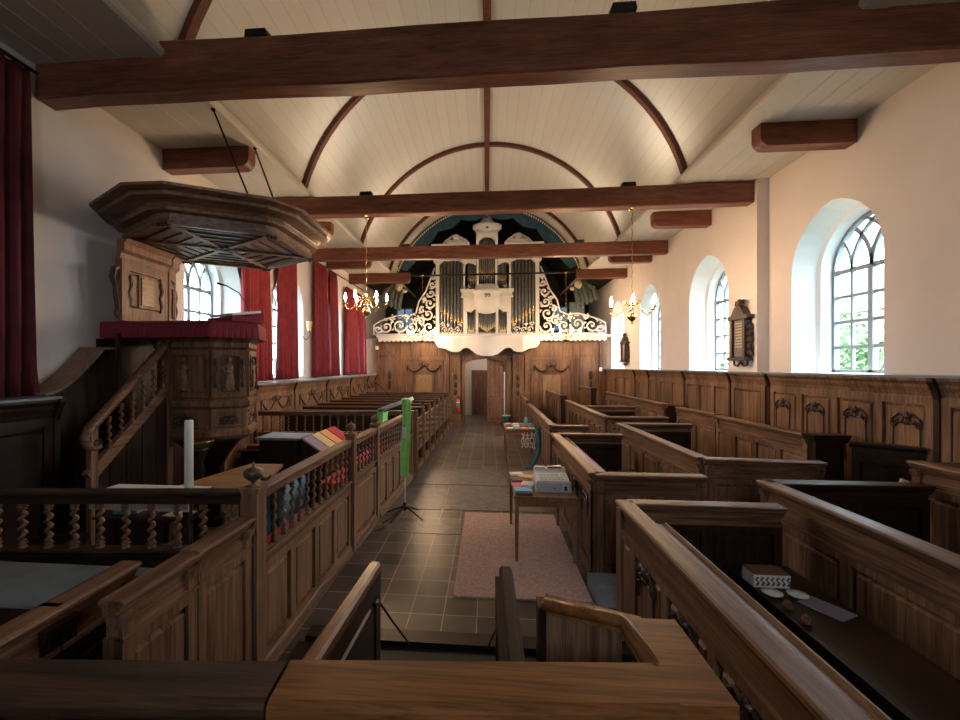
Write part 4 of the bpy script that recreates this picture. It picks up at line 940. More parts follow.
# cornice cloth
rim = [(-4.92, 5.02), (-3.42, 4.98), (-3.02, 5.38), (-3.30, 6.1), (-3.75, 6.50), (-4.92, 6.50)]
mb = MB(); n = 150; rings = [[], [], [], []]
edge = []
R6 = offp(rim, 0); per = [Vector(p) for p in R6]+[Vector(R6[0])]
for a, b in zip(per, per[1:]):
    k = max(2, int((b-a).length/.022))
    for i in range(k): edge.append((a.lerp(b, i/k), (b-a).normalized()))
def rg(e, z, wv): return [(p.x+t.y*(e+wv*math.sin(i*2.1)), p.y-t.x*(e+wv*math.sin(i*2.1)), z) for i, (p, t) in enumerate(edge)]
mb.loft([rg(-.16, 2.69, 0), rg(-.03, 2.685, 0), rg(.008, 2.62, .006), rg(.012, 2.61, .006), rg(.004, 2.80, 0), rg(-.02, 2.82, 0), rg(-.16, 2.815, 0)])
mb.build('rim_cloth', 'redc', P)
mb = MB(); mb.loft([[(x, y, z) for x, y in offp(rim, -.06)] for z in (2.67, 2.70)]); mb.build('rim_board', 'oak_dark', P)
mb = MB(); mb.box(-4.60, -4.56, 4.90, 4.93, 1.9, 2.66); mb.build('landing_board', 'oak_dark', P)
solo(MB().box(-4.98, -4.94, 5.02, 6.8, 0, 2.60), 'wall_boarding', 'oak_dark', 'dark boarding on the wall behind the pulpit and stair', 'boarding')
T = Matrix.Translation((-3.40, 5.50, 2.83)) @ Matrix.Rotation(-.5, 4, 'Z')
t = thing('pulpit_book_rest', 'red covered book rest with a large white bible on the pulpit rim', 'book rest', (-3.40, 5.50, 2.83))
mb = MB(T); mb.prism([(-.22, 0), (.22, 0), (.22, .14), (-.22, .06)], 'x', -.30, .30); mb.build('rest_cloth', 'redc', t)
mb = MB(T); mb.loft([[(-.27, -.2, .068+z), (.27, -.2, .068+z), (.27, .2, .137+z), (-.27, .2, .137+z)] for z in (.004, .035)]); mb.build('open_book', 'paper', t)
MB().tube([(-3.16, 5.45, 2.92), (-3.2, 5.42, 3.06), (-3.28, 5.38, 3.22), (-3.40, 5.3, 3.30), (-3.5, 5.25, 3.33)], [.008, .008, .008, .009, .018], 6).build('microphone', 'iron', t)
MB().tube([(-3.08, 5.52, 2.93), (-3.14, 5.30, 2.90)], .008, 6).build('lamp_arm', 'iron', t)
# stair on the wall side
S = thing('pulpit_stair', 'oak stair with twisted balusters and scrolled handrail rising to the pulpit', 'stair', (-4.5, 4.4, 0))
mb = MB()
for k in range(8): mb.box(-4.96, -4.14, 3.55+.2*k, 3.75+.2*k+.02, 0, .18*(k+1))
mb.build('steps', 'oak_darkx', S)
mb = MB(); mb.prism([(4.08, 0), (5.16, 0), (5.16, 1.98), (4.08, 1.10)], 'x', -4.14, -4.10)
for y in (4.3, 4.52, 4.74, 4.96): mb.prism([(y-.006, .1), (y+.006, .1), (y+.006, 1.1+(y-4.08)*.81), (y-.006, 1.1+(y-4.08)*.81)], 'x', -4.102, -4.092)
mb.build('side_planks', 'oak_dark', S)
mb = MB(); mb.bar((-4.12, 4.06, 1.09), (-4.12, 5.2, 2.02), .07, .12); mb.build('stringer', 'oak_y', S)
mb = MB(); mb.tube([(-4.10, 4.18, 1.40), (-4.10, 4.10, 1.385), (-4.10, 4.03, 1.43), (-4.10, 4.0, 1.51), (-4.10, 4.06, 1.60), (-4.10, 4.2, 1.72), (-4.10, 5.15, 2.56)], [.03, .035, .04, .045, .05, .05, .05], 8); mb.build('handrail', 'oak_y', S, True)
mb = MB(); mb.tube([(-4.09, 4.13+q[0], 1.43+q[2]) for q in spiral(0, 0, .05, 0, 1.3, 12)], .018, 6); mb.build('volute', 'carved', S)
mb = MB(); mb.box(-4.14, -4.08, 4.06, 4.14, 0, 1.60).box(-4.15, -4.07, 5.12, 5.20, 0, 2.62); mb.build('newel_post', 'oak_z', S)
add_balusters(S, [(-4.11, 4.30+.155*k, 1.33+.126*k) for k in range(6)], .37, .03)
C_ = thing('curved_stair_wall', 'curved panelled oak stair cheek sweeping up the left wall', 'panel', (-4.85, 4.5, 0))
def arcpts(n=9): return [(4.12+.70*i/n, 1.93+.52*(1-math.cos(PI/2*i/n))**.9) for i in range(n+1)]
mb = MB(); mb.prism([(4.12, .0)]+arcpts()+[(5.0, 2.46), (5.0, 0)], 'x', -4.98, -4.72); mb.build('cheek', 'oak_dark', C_)
mb = MB(); A = arcpts()+[(5.0, 2.46)]
mb.loft([[(-4.99, y, z+.002), (-4.66, y, z+.002), (-4.66, y-.01, z+.03), (-4.99, y-.01, z+.03)] for y, z in A]); mb.build('curved_cap', 'oak_panel', C_)
# back board
T, L = frame((-4.62, 4.98), (-4.66, 5.80), 1)
B_ = thing('carved_wall_panel', 'carved oak back board with a shiny raised panel behind the pulpit', 'panel', (-4.65, 5.4, 2.83))
mb = MB(T); panelling(mb, 0, L, 2.83, 3.62, 1, .06, .16, .14, .16); mb.prism([(-.02, 3.60), (.02, 3.60), (.04, 3.68), (.08, 3.72), (.08, 3.80), (.12, 3.86), (-.02, 3.86)], 'x', -.02, L+.02)
mb.box(L*.33, L*.67, .012, .044, 3.02, 3.46); mb.build('board', 'oak_gallery', B_); mb = MB(T); mb.box(L*.37, L*.63, .044, .058, 3.06, 3.42); mb.build('raised_panel', 'table', B_)
T2, L2 = frame((-4.66, 5.82), (-4.80, 6.14), 1)
mb = MB(T2); panelling(mb, 0, L2, 2.83, 3.62, 1, .05, .09, .10, .12); mb.prism([(-.02, 3.60), (.02, 3.60), (.04, 3.68), (.08, 3.72), (.08, 3.80), (.12, 3.86), (-.02, 3.86)], 'x', 0, L2); mb.build('angled_wing', 'oak_gallery', B_)
mb = MB(T)
for sg, x0 in ((-1, -.01), ):
    mb.tube([(x0, .0, 3.5), (x0-.07, 0, 3.47), (x0-.10, 0, 3.36), (x0-.06, 0, 3.24), (x0-.04, 0, 3.12), (x0-.02, 0, 2.98), (x0-.05, 0, 2.88)], [.02, .035, .035, .025, .03, .03, .02], 6)
    mb.tube([(x0-.03+q[0], 0, 3.40+q[2]) for q in spiral(0, 0, .06, PI, 1.2, 12)], .015, 5)
for q in (L*.16, L*.84):
    mb.tube([(q, .03, 3.40), (q+.02, .035, 3.3), (q-.02, .035, 3.2), (q+.015, .03, 3.1), (q, .03, 3.0)], [.02, .022, .016, .022, .01], 5)
    mb.ell((q, .035, 3.38), (.03, .02, .05), 7, 5)
mb.build('carved_scroll', 'carved', B_)
mb = MB(T2)
mb.tube([(L2, .0, 3.42), (L2+.05, 0, 3.40), (L2+.09, 0, 3.30), (L2+.06, 0, 3.20), (L2+.10, 0, 3.10), (L2+.04, 0, 2.96), (L2, 0, 2.88)], [.02, .03, .035, .025, .035, .025, .02], 6)
mb.tube([(L2+.03+q[0], 0, 3.22+q[2]) for q in spiral(0, 0, .055, 0, -1.2, 12)], .015, 5); mb.tube([(L2/2, .03, 3.40), (L2/2+.02, .035, 3.25), (L2/2-.02, .035, 3.12), (L2/2, .03, 2.98)], [.02, .02, .018, .01], 5)
mb.build('carved_scroll', 'carved', B_)
# sounding board
SB_ = thing('sounding_board', 'large six sided wooden sounding board hanging over the pulpit', 'canopy', (-3.72, 5.75, 3.9))
SC = (-3.72, 5.75)
def hx(R, cw, z, c=SC):
    out = []
    for k in range(6):
        a = -PI/2+k*PI/3; ux, uy = math.cos(a), math.sin(a)
        out += [(c[0]+ux*R+uy*cw/2, c[1]+uy*R-ux*cw/2, z), (c[0]+ux*R-uy*cw/2, c[1]+uy*R+ux*cw/2, z)]
    return out
prof = [(1.08, .10, 3.93), (1.10, .12, 3.885), (1.17, .13, 3.885), (1.17, .14, 3.935), (1.14, .13, 3.945), (1.15, .15, 4.02), (1.25, .22, 4.025), (1.26, .23, 4.06), (1.21, .2, 4.07), (1.24, .24, 4.11), (1.30, .30, 4.13), (1.39, .38, 4.14), (1.40, .40, 4.175), (1.36, .37, 4.185), (1.40, .42, 4.205), (1.46, .48, 4.215), (1.465, .49, 4.245), (1.44, .47, 4.255), (1.2, .3, 4.28)]
mb = MB(); mb.loft([hx(*p) for p in prof]); mb.build('cornice', 'oak_x', SB_)
mb = MB(); mb.loft([hx(1.12, .12, 3.925), hx(1.12, .12, 3.94)]); mb.build('soffit', 'oak_panel', SB_)
mb = MB()
for k in range(6):
    a = -PI/2+k*PI/3; mb.bar((SC[0]+.1*math.cos(a), SC[1]+.1*math.sin(a), 3.912), (SC[0]+1.12*math.cos(a), SC[1]+1.12*math.sin(a), 3.912), .07, .028)
mb.build('soffit_rib', 'oak_panel', SB_)
mb = MB()
for rr_ in (.38, .58, .78, .98):
    q = [(SC[0]+rr_*math.cos(-PI/2+k*PI/3), SC[1]+rr_*math.sin(-PI/2+k*PI/3), 3.918) for k in range(7)]
    for p1, p2 in zip(q, q[1:]): mb.bar(p1, p2, .022, .018)
mb.build('soffit_moulding', 'oak_dark', SB_)
mb = MB(); mb.ell((SC[0], SC[1], 3.895), (.10, .10, .03), 12, 6)
for k in range(8): a = k*PI/4; mb.ell((SC[0]+.13*math.cos(a), SC[1]+.13*math.sin(a), 3.90), (.05, .05, .018), 8, 5)
mb.build('centre_rosette', 'carved', SB_)
for k in range(6):
    a = -PI/2+k*PI/3; mb = MB()
    for q in (-1, 0, 1): mb.ell((SC[0]+1.16*math.cos(a)-q*.05*math.sin(a), SC[1]+1.16*math.sin(a)+q*.05*math.cos(a), 3.885), (.03, .03, .03), 7, 5)
    mb.build('corner_carving', 'carved', SB_)
mb = MB(); mb.tube([(-4.62, 5.62, 4.22), (-4.55, 5.62, 4.40), (-4.42, 5.62, 4.47), (-4.30, 5.62, 4.40), (-4.12, 5.62, 4.30)], [.03, .04, .035, .03, .015], 6); mb.ell((-4.5, 5.62, 4.47), (.05, .04, .035)); mb.build('top_scroll', 'carved', SB_)
mb = MB(); mb.tube([(-3.54, 5.23, 5.58), (-3.11, 5.55, 4.24)], .013, 6).tube([(-3.54, 6.22, 5.58), (-2.95, 6.0, 4.24)], .013, 6)
for p in ((-3.54, 5.23, 5.58), (-3.54, 6.22, 5.58)): mb.ell(p, .03, 8, 5)
mb.build('hanging_rod', 'iron', SB_)
# ------------------------------------------------------------------ curtains
def curtain(y0, y1, label, z0=1.93, z1=5.30, x=-4.86, amp=.065, waves=None, mat='red'):
    n = waves or max(3, int((y1-y0)/.16)); k = n*6; mb = MB(); fr, bk = [], []
    rnd = random.Random(int(y0*100)); ph = [rnd.uniform(.6, 1.3) for _ in range(n+1)]
    zs = [z1, z1-.25, (z0+z1)/2, z0+.3, z0]
    rings = []
    for zi, z in enumerate(zs):
        pts = []; am = amp*(.6+.25*zi)
        for i in range(k+1):
            t = i/k; y = y0+(y1-y0)*t+.01*math.sin(zi+i); pts.append((x+am*ph[int(t*n)]*math.sin(2*PI*n*t+.4*zi), y, z))
        rings.append(pts+[(p[0]-.012, p[1], p[2]) for p in pts[::-1]])
    mb.loft(rings); o = mb.build('curtain', mat, None, True)
    c = Vector((x, (y0+y1)/2, z0)); o.data.transform(Matrix.Translation(-c)); o.location = c
    return tag(o, label, 'curtain', 'red curtains on the left wall')
curtain(2.2, 4.13, 'red curtain at the left edge of the picture, shade put into its colour', z1=5.40, amp=.07, mat='red_shaded')
curtain(8.05, 9.1, 'red curtain just right of the pulpit book rest', z1=5.2)
curtain(9.5, 10.5, 'red curtain right of the pulpit, second from it', z1=5.2)
curtain(11.6, 12.55, 'wide red curtain below the left bracket beam', z1=5.2)
curtain(12.75, 13.45, 'narrow red curtain left of a bright window slit, behind the left chandelier', z1=5.2)
curtain(14.35, 15.45, 'red curtain below the left near chandelier', z1=5.0)
curtain(15.65, 16.2, 'thin red curtain behind the lower tip of the left chandelier', z1=5.0)
curtain(16.35, 16.62, 'last narrow red curtain touching the organ gallery', z1=5.0)
for y0, y1, l in ((1.9, 4.2, 'curtain rod at the left edge above the dark curtain'), (7.9, 10.7, 'curtain rod behind the sounding board'), (11.4, 16.6, 'long black curtain rod along the far left wall')):
    z = 5.42 if y0 < 3 else 5.23
    solo(MB().tube([(-4.86, y0, z), (-4.86, y1, z)], .02, 8).box(-4.99, -4.84, y0+.05, y0+.08, z-.01, z+.01).box(-4.99, -4.84, y1-.08, y1-.05, z-.01, z+.01), 'curtain_rod', 'iron', l, 'curtain rod', 'curtain rods')
# ------------------------------------------------------------------ chandeliers
def chandelier(x, y, ztop, zc, arms, R, label):
    t = thing('chandelier', label, 'chandelier', (x, y, zc), 'brass candle chandeliers')
    MB().lathe([(.001, -.24), (.016, -.235), (.02, -.215), (.008, -.20), (.02, -.185), (.05, -.165), (.085, -.12), (.09, -.09), (.07, -.05), (.03, -.02), (.025, 0), (.045, .02), (.04, .05), (.02, .07), (.018, .10), (.04, .12), (.035, .15), (.015, .17), (.014, .22), (.03, .24), (.02, .27), (.008, .29), (.006, .34)], (x, y, zc), 16).build('body', 'brass', t, True)
    mb = MB(); z = zc+.33
    n = int((ztop-z)/.09)
    for k in range(n): mb.tube([(x, y, z+k*.09), (x+.008*(-1)**k, y, z+k*.09+.045), (x, y, z+(k+1)*.09)], .006, 5)
    mb.tube([(x, y, z), (x, y, ztop)], .004, 5); mb.build('chain', 'brass', t)
    MB().lathe([(.01, -.05), (.06, -.03), (.065, 0)], (x, y, ztop), 12).build('ceiling_rose', 'brass', t)
    for k in range(arms):
        a = 2*PI*k/arms+.25; c, s = math.cos(a), math.sin(a)
        def q(r, h): return (x+r*c, y+r*s, zc+h)
        am = MB().tube([q(.03, .10), q(.10, .14), q(.16, .10), q(.22, .0), q(.30, -.06), q(R-.03, -.05), q(R, .0), q(R, .05)], [.009, .009, .009, .009, .009, .008, .008, .010], 6)
        am.tube([q(.10, .14), q(.13, .19), q(.17, .20), q(.18, .17)], [.007, .006, .005, .007], 5)
        o = am.build('arm', 'brass', t, True)
        MB().lathe([(.012, .035), (.045, .05), (.048, .056), (.01, .052)], q(R, 0), 12).build('drip_pan', 'brass', o, True)
        MB().lathe([(.011, .05), (.012, .12)], q(R, 0), 8).build('candle_tube', 'candle', o)
        MB().lathe([(.008, .12), (.021, .155), (.023, .18), (.016, .215), (.006, .25), (.001, .265)], q(R, 0), 8).build('flame_bulb', 'flame', o, True)
chandelier(-2.37, 8.2, 5.2, 3.42, 6, .40, 'lit brass chandelier on the left, hanging from the second tie beam')
chandelier(2.70, 8.2, 5.2, 3.27, 6, .42, 'lit brass chandelier on the right, in front of the arched windows')
chandelier(-2.32, 15.15, 5.52, 3.28, 8, .50, 'far lit brass chandelier before the left half of the organ gallery')
chandelier(2.75, 15.15, 5.52, 3.28, 8, .50, 'far lit brass chandelier before the right half of the organ gallery')
# ------------------------------------------------------------------ epitaph boards
def epitaph(y0, y1, z0, z1, label, x=4.79):
    t = thing('epitaph_board', label, 'epitaph', (x, (y0+y1)/2, z0), 'carved epitaph boards on the right wall')
    T, L = frame((x, y0), (x, y1), -1)
    W = L; c = L/2; d = .08
    mb = MB(T); mb.box(.12, W-.12, .0, d, z0+.12, z1-.30)
    for q in (.12, W-.18): mb.box(q, q+.06, d, d+.05, z0+.14, z1-.32)
    mb.box(.08, W-.08, 0, d+.08, z0+.08, z0+.14)
    mb.loft([[(.04, e, z1-.34), (W-.04, e, z1-.34), (W-.02, e, z1-.28), (W-.14, e, z1-.26), (c+.10, e, z1-.12), (c, e, z1-.08), (c-.10, e, z1-.12), (.14, e, z1-.26), (.02, e, z1-.28)] for e in (0, d+.05)])
    mb.build('case', 'carved', t)
    mb = MB(T); mb.box(.19, W-.19, d, d+.012, z0+.16, z1-.36); mb.build('tablet', 'text', t)
    mb = MB(T)
    for r_ in range(9):
        z = z1-.42-.055*r_; 
        if z < z0+.2: break
        k = .22
        while k < W-.24:
            l_ = random.uniform(.02, .05); mb.box(k, min(k+l_, W-.22), d+.012, d+.015, z, z+.018); k += l_+.015
    mb.build('painted_lettering', 'cream', t)
    mb = MB(T)
    for sg in (-1, 1):
        for q in range(5): mb.ell((c+sg*(W/2-.09), d*.6, z0+.22+q*(z1-z0-.6)/5), (.05, .06, .07), 7, 5)
        mb.tube([(c+sg*.22, .06, z0+.09), (c+sg*.20, .06, z0+.0), (c+sg*.10, .06, z0-.02), (c, .06, z0+.05)], .02, 6)
        mb.tube([(c+sg*.04, .08, z1-.09), (c+sg*.13, .08, z1-.06), (c+sg*.12, .08, z1), (c+sg*.03, .08, z1+.0)], .022, 6)
    mb.ell((c, .08, z1-.02), (.06, .05, .06)); mb.build('carving', 'carved', t)
epitaph(8.05, 8.74, 2.27, 3.46, 'dark carved epitaph board between the two nearest right windows')
epitaph(14.75, 15.45, 2.3, 3.35, 'small distant dark epitaph board near the far right window')
# ------------------------------------------------------------------ organ gallery
YG = 16.9
GA = thing('organ_gallery', 'oak panelled gallery front carrying the white organ across the end wall', 'gallery', (0, YG, 0))
mb = MB(); mb.box(-4.98, -.92, YG, YG+.06, 0, 3.36).box(.86, 4.78, YG, YG+.06, 0, 3.36).box(-.92, .86, YG, YG+.06, 2.62, 3.36)
mb.loft([[(-.92, y, 2.62), (-.92, y, 2.40), (-.6, y, 2.52), (0, y, 2.58), (.55, y, 2.52), (.86, y, 2.40), (.86, y, 2.62)] for y in (YG, YG+.06)])
mb.build('panelled_wall', 'oak_gallery', GA)
TG = Matrix(((1, 0, 0, 0), (0, -1, 0, YG), (0, 0, 1, 0), (0, 0, 0, 1)))      # x, d towards the nave, z
mb = MB(TG)
for x0, x1 in ((-4.5, -4.35), (-3.62, -3.42), (-1.62, -1.50), (-1.0, -.90), (.86, .95), (1.48, 1.60), (3.42, 3.62), (4.35, 4.5)): mb = MB(TG); mb.box(x0, x1, 0, .05, 0, 3.3); mb.build('stile', 'oak_z', GA)  # framing in darker oak, relief shading is put into its colour
for x0, x1 in ((-3.42, -1.62), (1.60, 3.42)):
    mb = MB(TG)
    mb.box(x0, x1, 0, .04, 0, .25); mb.box(x0, x1, 0, .04, 2.62, 3.3)
    for a, w in ((.12, .07), (.42, .06)):
        A, B, z0, z1 = x0+a, x1-a, .4+(a > .3)*.1, 2.5-(a > .3)*.45
        mb.box(A, B, 0, .045, z1-w, z1); mb.box(A, A+w, 0, .045, z0, z1); mb.box(B-w, B, 0, .045, z0, z1); mb.box(A, B, 0, .045, z0, z0+w)
    mb.build('panel_moulding', 'oak_z', GA)
mb = MB(TG)
mb.box(-4.35, -3.62, 0, .04, 2.6, 2.7); mb.box(3.62, 4.35, 0, .04, 2.6, 2.7)
mb.build('cross_rail', 'oak_z', GA)
for x0, x1 in ((-1.50, -1.0), (.95, 1.48)): mb = MB(TG); mb.box(x0+.05, x1-.05, 0, .07, .0, 2.8); mb.box(x0, x1, 0, .10, 0, .3); mb.box(x0, x1, 0, .1, 2.7, 2.85); mb.build('pilaster', 'oak_z', GA)
for c in (-2.52, 2.51): MB(TG).box(c-.33, c+.33, .0, .03, .6, 1.9).build('centre_panel', 'pale', GA)
for c in (-2.52, 2.51): mb = MB(TG); garland(mb, c, 2.24, 1.35, .05, .026); mb.build('carved_garland', 'carved', GA)
mb = MB(TG)
for c in (-1.25, 1.21):
    mb = MB(TG)
    for z in (1.8, 1.5, 1.2): mb.ell((c, .08, z), (.07, .03, .11), 8, 5); mb.tube([(c-.05, .08, z+.12), (c+.05, .09, z+.05), (c-.05, .08, z-.08)], .02, 5)
    mb.build('carved_drops', 'carved', GA)
for c in (-3.9, 4.0): mb = MB(TG); mb.ell((c, .05, 1.9), (.08, .03, .18)); mb.ell((c, .05, 1.5), (.06, .03, .2)); mb.build('carved_drops', 'carved', GA)
mb = MB(TG)
for sg, c in ((-1, -.95), (1, .9)): mb.tube([(c+q[0], .06, 2.45+q[2]) for q in spiral(0, 0, .14, 0, sg*1.1, 10)], .025, 5)
mb.build('carved_scrolls', 'carved', GA)
mb = MB(TG); arcp = [(-.92, 2.40), (-.6, 2.52), (0, 2.60), (.55, 2.52), (.86, 2.40)]
for p, q in zip(arcp, arcp[1:]): mb.bar((p[0], .05, p[1]), (q[0], .05, q[1]), .12, .10)
mb.box(-.95, -.86, 0, .1, 0, 2.42); mb.box(.78, .88, 0, .1, 0, 2.42); mb.build('door_surround', 'oak_z', GA)
# white ledge, scalloped valance and the bellied underside
mb = MB(TG); mb.prism([(-.06, 3.36), (.42, 3.36), (.44, 3.39), (.44, 3.43), (.40, 3.46), (-.06, 3.46)], 'x', -4.35, 4.62); mb.build('white_ledge', 'white', GA)
mb = MB(TG); pts = [(-4.3, 3.37)]; x = -4.3
while x < 4.5: pts += [(x+.03, 3.24), (x+.09, 3.20), (x+.15, 3.24), (x+.18, 3.27)]; x += .18
pts += [(x, 3.37)]
mb.prism(pts, 'y', .36, .39); mb.build('scalloped_valance', 'white', GA)
half = [(-2.05, 3.38), (-2.0, 3.12), (-1.9, 2.98), (-1.72, 2.94), (-1.6, 2.92), (-1.5, 2.86), (-1.36, 2.80), (-1.15, 2.79), (-1.02, 2.84), (-.93, 2.93), (-.80, 2.96), (-.68, 2.92), (-.55, 2.82), (-.40, 2.70), (-.2, 2.64), (0, 2.63)]
out = half+[(-x, z) for x, z in half[::-1][1:]]
mb = MB(TG)
for i, (a, b) in enumerate(zip(out, out[1:])):
    da, db = [.46+.22*max(0, 1-abs(q[0])/.95)+.08*max(0, 1-abs(abs(q[0])-1.35)/.6) for q in (a, b)]
    mb.loft([[(p[0], d_-.03*(3.38-p[1]), p[1]), (p[0], d_, 3.38), (p[0], d_-.06, 3.38), (p[0], d_-.09, p[1])] for p, d_ in ((a, da), (b, db))])
mb.box(-2.05, 2.05, .0, .5, 3.30, 3.40); mb.build('bellied_apron', 'white', GA)
# ------------------------------------------------------------------ organ case
OR = thing('church_organ', 'white baroque organ with dark pipes and gilded lips on the gallery', 'organ', (0, YG, 3.46))
Y0 = YG-.05
TO = Matrix(((1, 0, 0, 0), (0, -1, 0, Y0), (0, 0, 1, 0), (0, 0, 0, 1)))
mb = MB(TO)
for sg in (-1, 1):
    S_ = lambda a, b: (min(sg*a, sg*b), max(sg*a, sg*b))
    for a, b, z0, z1 in ((2.02, 1.88, 3.46, 6.45), (.93, .78, 3.46, 6.45), (.44, .34, 3.46, 4.45), (.40, .32, 5.3, 7.55), (.86, .78, 5.2, 6.35)):
        x0, x1 = S_(a, b); mb.box(x0, x1, .0, .16, z0, z1)
    # tower heads with a curved lower edge
    pts = [(2.10, 6.95), (2.10, 6.35), (1.95, 6.22), (1.82, 6.3), (1.7, 6.42), (1.55, 6.40), (1.4, 6.42), (1.15, 6.42), (1.0, 6.35), (.85, 6.2), (.75, 6.3), (.75, 6.95)]
    mb.prism([(sg*x, z) for x, z in pts], 'y', -.0, .25)
    x0, x1 = S_(2.18, .68); mb.box(x0, x1, -.1, .34, 6.92, 7.02)
    # flank heads
    pts = [(.86, 6.55), (.86, 6.25), (.7, 6.32), (.55, 6.28), (.42, 6.2), (.42, 6.55)]; mb.prism([(sg*x, z) for x, z in pts], 'y', 0, .16)
    # side body beneath the flanks
    pts = [(.98, 5.22), (.98, 4.95), (.88, 4.92), (.90, 4.55), (.80, 4.40), (.62, 4.36), (.5, 4.48), (.36, 4.42), (.2, 4.32), (0, 4.30), (0, 5.25)]; mb.prism([(sg*x, z) for x, z in pts], 'y', 0, .20)
mb.box(-2.1, 2.1, -.6, 0, 3.46, 3.60); mb.box(-2.1, 2.1, .0, .12, 3.46, 3.52)
mb.box(-1.04, 1.04, .0, .26, 5.16, 5.26); mb.box(-1.02, 1.02, .0, .24, 4.94, 5.0)
mb.build('case', 'white', OR)
mb = MB(TO)    # bowed middle balcony and top tower head
def bow(z, w, dep): return [(w*math.sin(a), dep*math.cos(a)+.1, z) for a in [(-PI/2+PI*i/12) for i in range(13)]]
mb.loft([bow(*q) for q in ((4.34, .30, .10), (4.42, .42, .22), (4.6, .50, .34), (4.9, .52, .40), (5.08, .50, .42), (5.1, .56, .48), (5.18, .58, .5), (5.22, .50, .42), (5.36, .46, .36), (5.42, .40, .3), (5.46, .3, .2))])
mb.build('bowed_balcony', 'white', OR, True); mb = MB(TO)
mb.loft([bow(*q) for q in ((7.42, .40, .22), (7.5, .44, .26), (7.56, .50, .34), (7.62, .56, .4), (7.72, .58, .42), (7.77, .56, .40), (7.80, .42, .32), (7.86, .3, .24), (8.0, .22, .18), (8.06, .1, .1))])
mb.prism([(-.42, 7.5), (-.42, 7.0), (-.34, 6.98), (-.3, 7.16), (-.15, 7.28), (0, 7.3), (.15, 7.28), (.3, 7.16), (.34, 6.98), (.42, 7.0), (.42, 7.5)], 'y', .02, .34)
mb.build('middle_tower', 'white', OR, True)
mb = MB(TO); mb.box(-2.0, 2.0, -.55, -.45, 3.5, 6.9).box(-.45, .45, -.55, -.45, 6.9, 7.5); mb.build('case_back', 'loft', OR)
# crowns and carved tracery
mb = MB(TO)
for c in (-1.22, 1.22):
    for sg in (-1, 1): mb.tube([(c+sg*(.10+q[0]), .15, 7.22+q[2]) for q in spiral(0, 0, .17, PI/2, sg*.9, 10)], .035, 6); mb.tube([(c+sg*.5, .15, 7.05), (c+sg*.38, .15, 7.18), (c+sg*.2, .15, 7.30), (c, .15, 7.42)], [.05, .06, .05, .03], 6)
    mb.ell((c, .18, 7.30), (.16, .08, .14)); mb.ell((c, .18, 7.12), (.4, .1, .1))
for sg in (-1, 1): mb.tube([(sg*(.14+q[0]), .3, 8.08+q[2]) for q in spiral(0, 0, .11, PI/2, sg*.9, 10)], .03, 6)
mb.ell((0, .34, 8.16), (.10, .06, .12)); mb.build('crown_carving', 'white', OR, True)
mb = MB(TO)
for sg in (-1, 1): mb.tube([(sg*(.06+q[0]), .53, 4.98+q[2]) for q in spiral(0, 0, .07, -PI/2, sg*.9, 10)], .018, 5)
mb.ell((0, .46, 7.66), (.08, .03, .12)); mb.build('dark_cartouche', 'carved', OR)
def fretwork(mb, cells, d=.0, th=.03):
    rnd = random.Random(11)
    for cx, cz, r, a0, tn in cells:
        mb.tube([(cx+q[0], d, cz+q[2]) for q in spiral(0, 0, r, a0, tn, 14, .2)], [th*(1.15-.5*i/14) for i in range(15)], 5)
        mb.ell((cx, d, cz), (r*.22, th, r*.22), 7, 4)
        for k in range(3):
            a = a0+k*2.0+.6; p = (cx+r*math.cos(a), cz+r*math.sin(a)); b = a+.8
            mb.tube([(p[0], d, p[1]), (p[0]+r*.28*math.cos(b), d, p[1]+r*.28*math.sin(b)), (p[0]+r*.5*math.cos(b+.7), d, p[1]+r*.5*math.sin(b+.7))], [th, th*.9, th*.3], 5)
cells = []
for sg in (-1, 1):
    for x, z, r, a0, tn in ((2.28, 3.78, .26, PI, 1.2), (2.32, 4.28, .24, 0, -1.2), (2.25, 4.72, .20, PI, 1.2), (2.2, 5.12, .17, 0, -1.1), (2.14, 5.46, .13, PI, 1.1), (2.10, 5.75, .09, 0, -1.1), (2.60, 4.0, .17, .5, 1.2), (2.55, 4.45, .13, 2, -1.1), (2.45, 4.85, .09, 0, 1),
                            (2.95, 3.80, .26, 0, -1.3), (3.45, 3.86, .30, PI, 1.3), (3.98, 3.80, .24, 0, -1.3), (4.32, 3.72, .16, PI, 1.2), (3.2, 4.16, .12, 1, 1), (2.8, 4.12, .13, 2, 1), (3.75, 4.16, .10, 0, -1)):
        cells.append((sg*x, z, r, a0 if sg > 0 else PI-a0, tn*sg))
for sg in (-1, 1):
    mb = MB(TO); fretwork(mb, [c for c in cells if c[0]*sg > 0], .22, .040)
    mb.tube([(sg*4.5, .22, 3.5), (sg*4.48, .22, 3.9), (sg*4.2, .22, 4.05), (sg*3.9, .22, 4.15), (sg*3.45, .22, 4.28), (sg*3.1, .22, 4.22), (sg*2.8, .22, 4.35), (sg*2.68, .22, 4.8), (sg*2.4, .22, 5.2), (sg*2.25, .22, 5.6), (sg*2.06, .22, 6.1)], .035, 5)
    mb.tube([(sg*2.06, .22, 3.5), (sg*4.5, .22, 3.5)], .035, 5)
    mb.build('openwork_wing', 'white', OR, True)
cells = []
for sg in (-1, 1):
    for x, z, r in ((1.66, 3.68, .12), (1.40, 3.66, .11), (1.15, 3.68, .11), (1.74, 3.88, .09), (.68, 3.60, .07), (.55, 3.60, .06), (1.52, 3.86, .06), (.72, 5.36, .07), (1.05, 3.86, .06)): cells.append((sg*x, z, r, 0 if sg > 0 else PI, 1.1*sg))
mb = MB(TO); fretwork(mb, cells, .12, .022); mb.build('pipe_foot_tracery', 'white', OR, True)
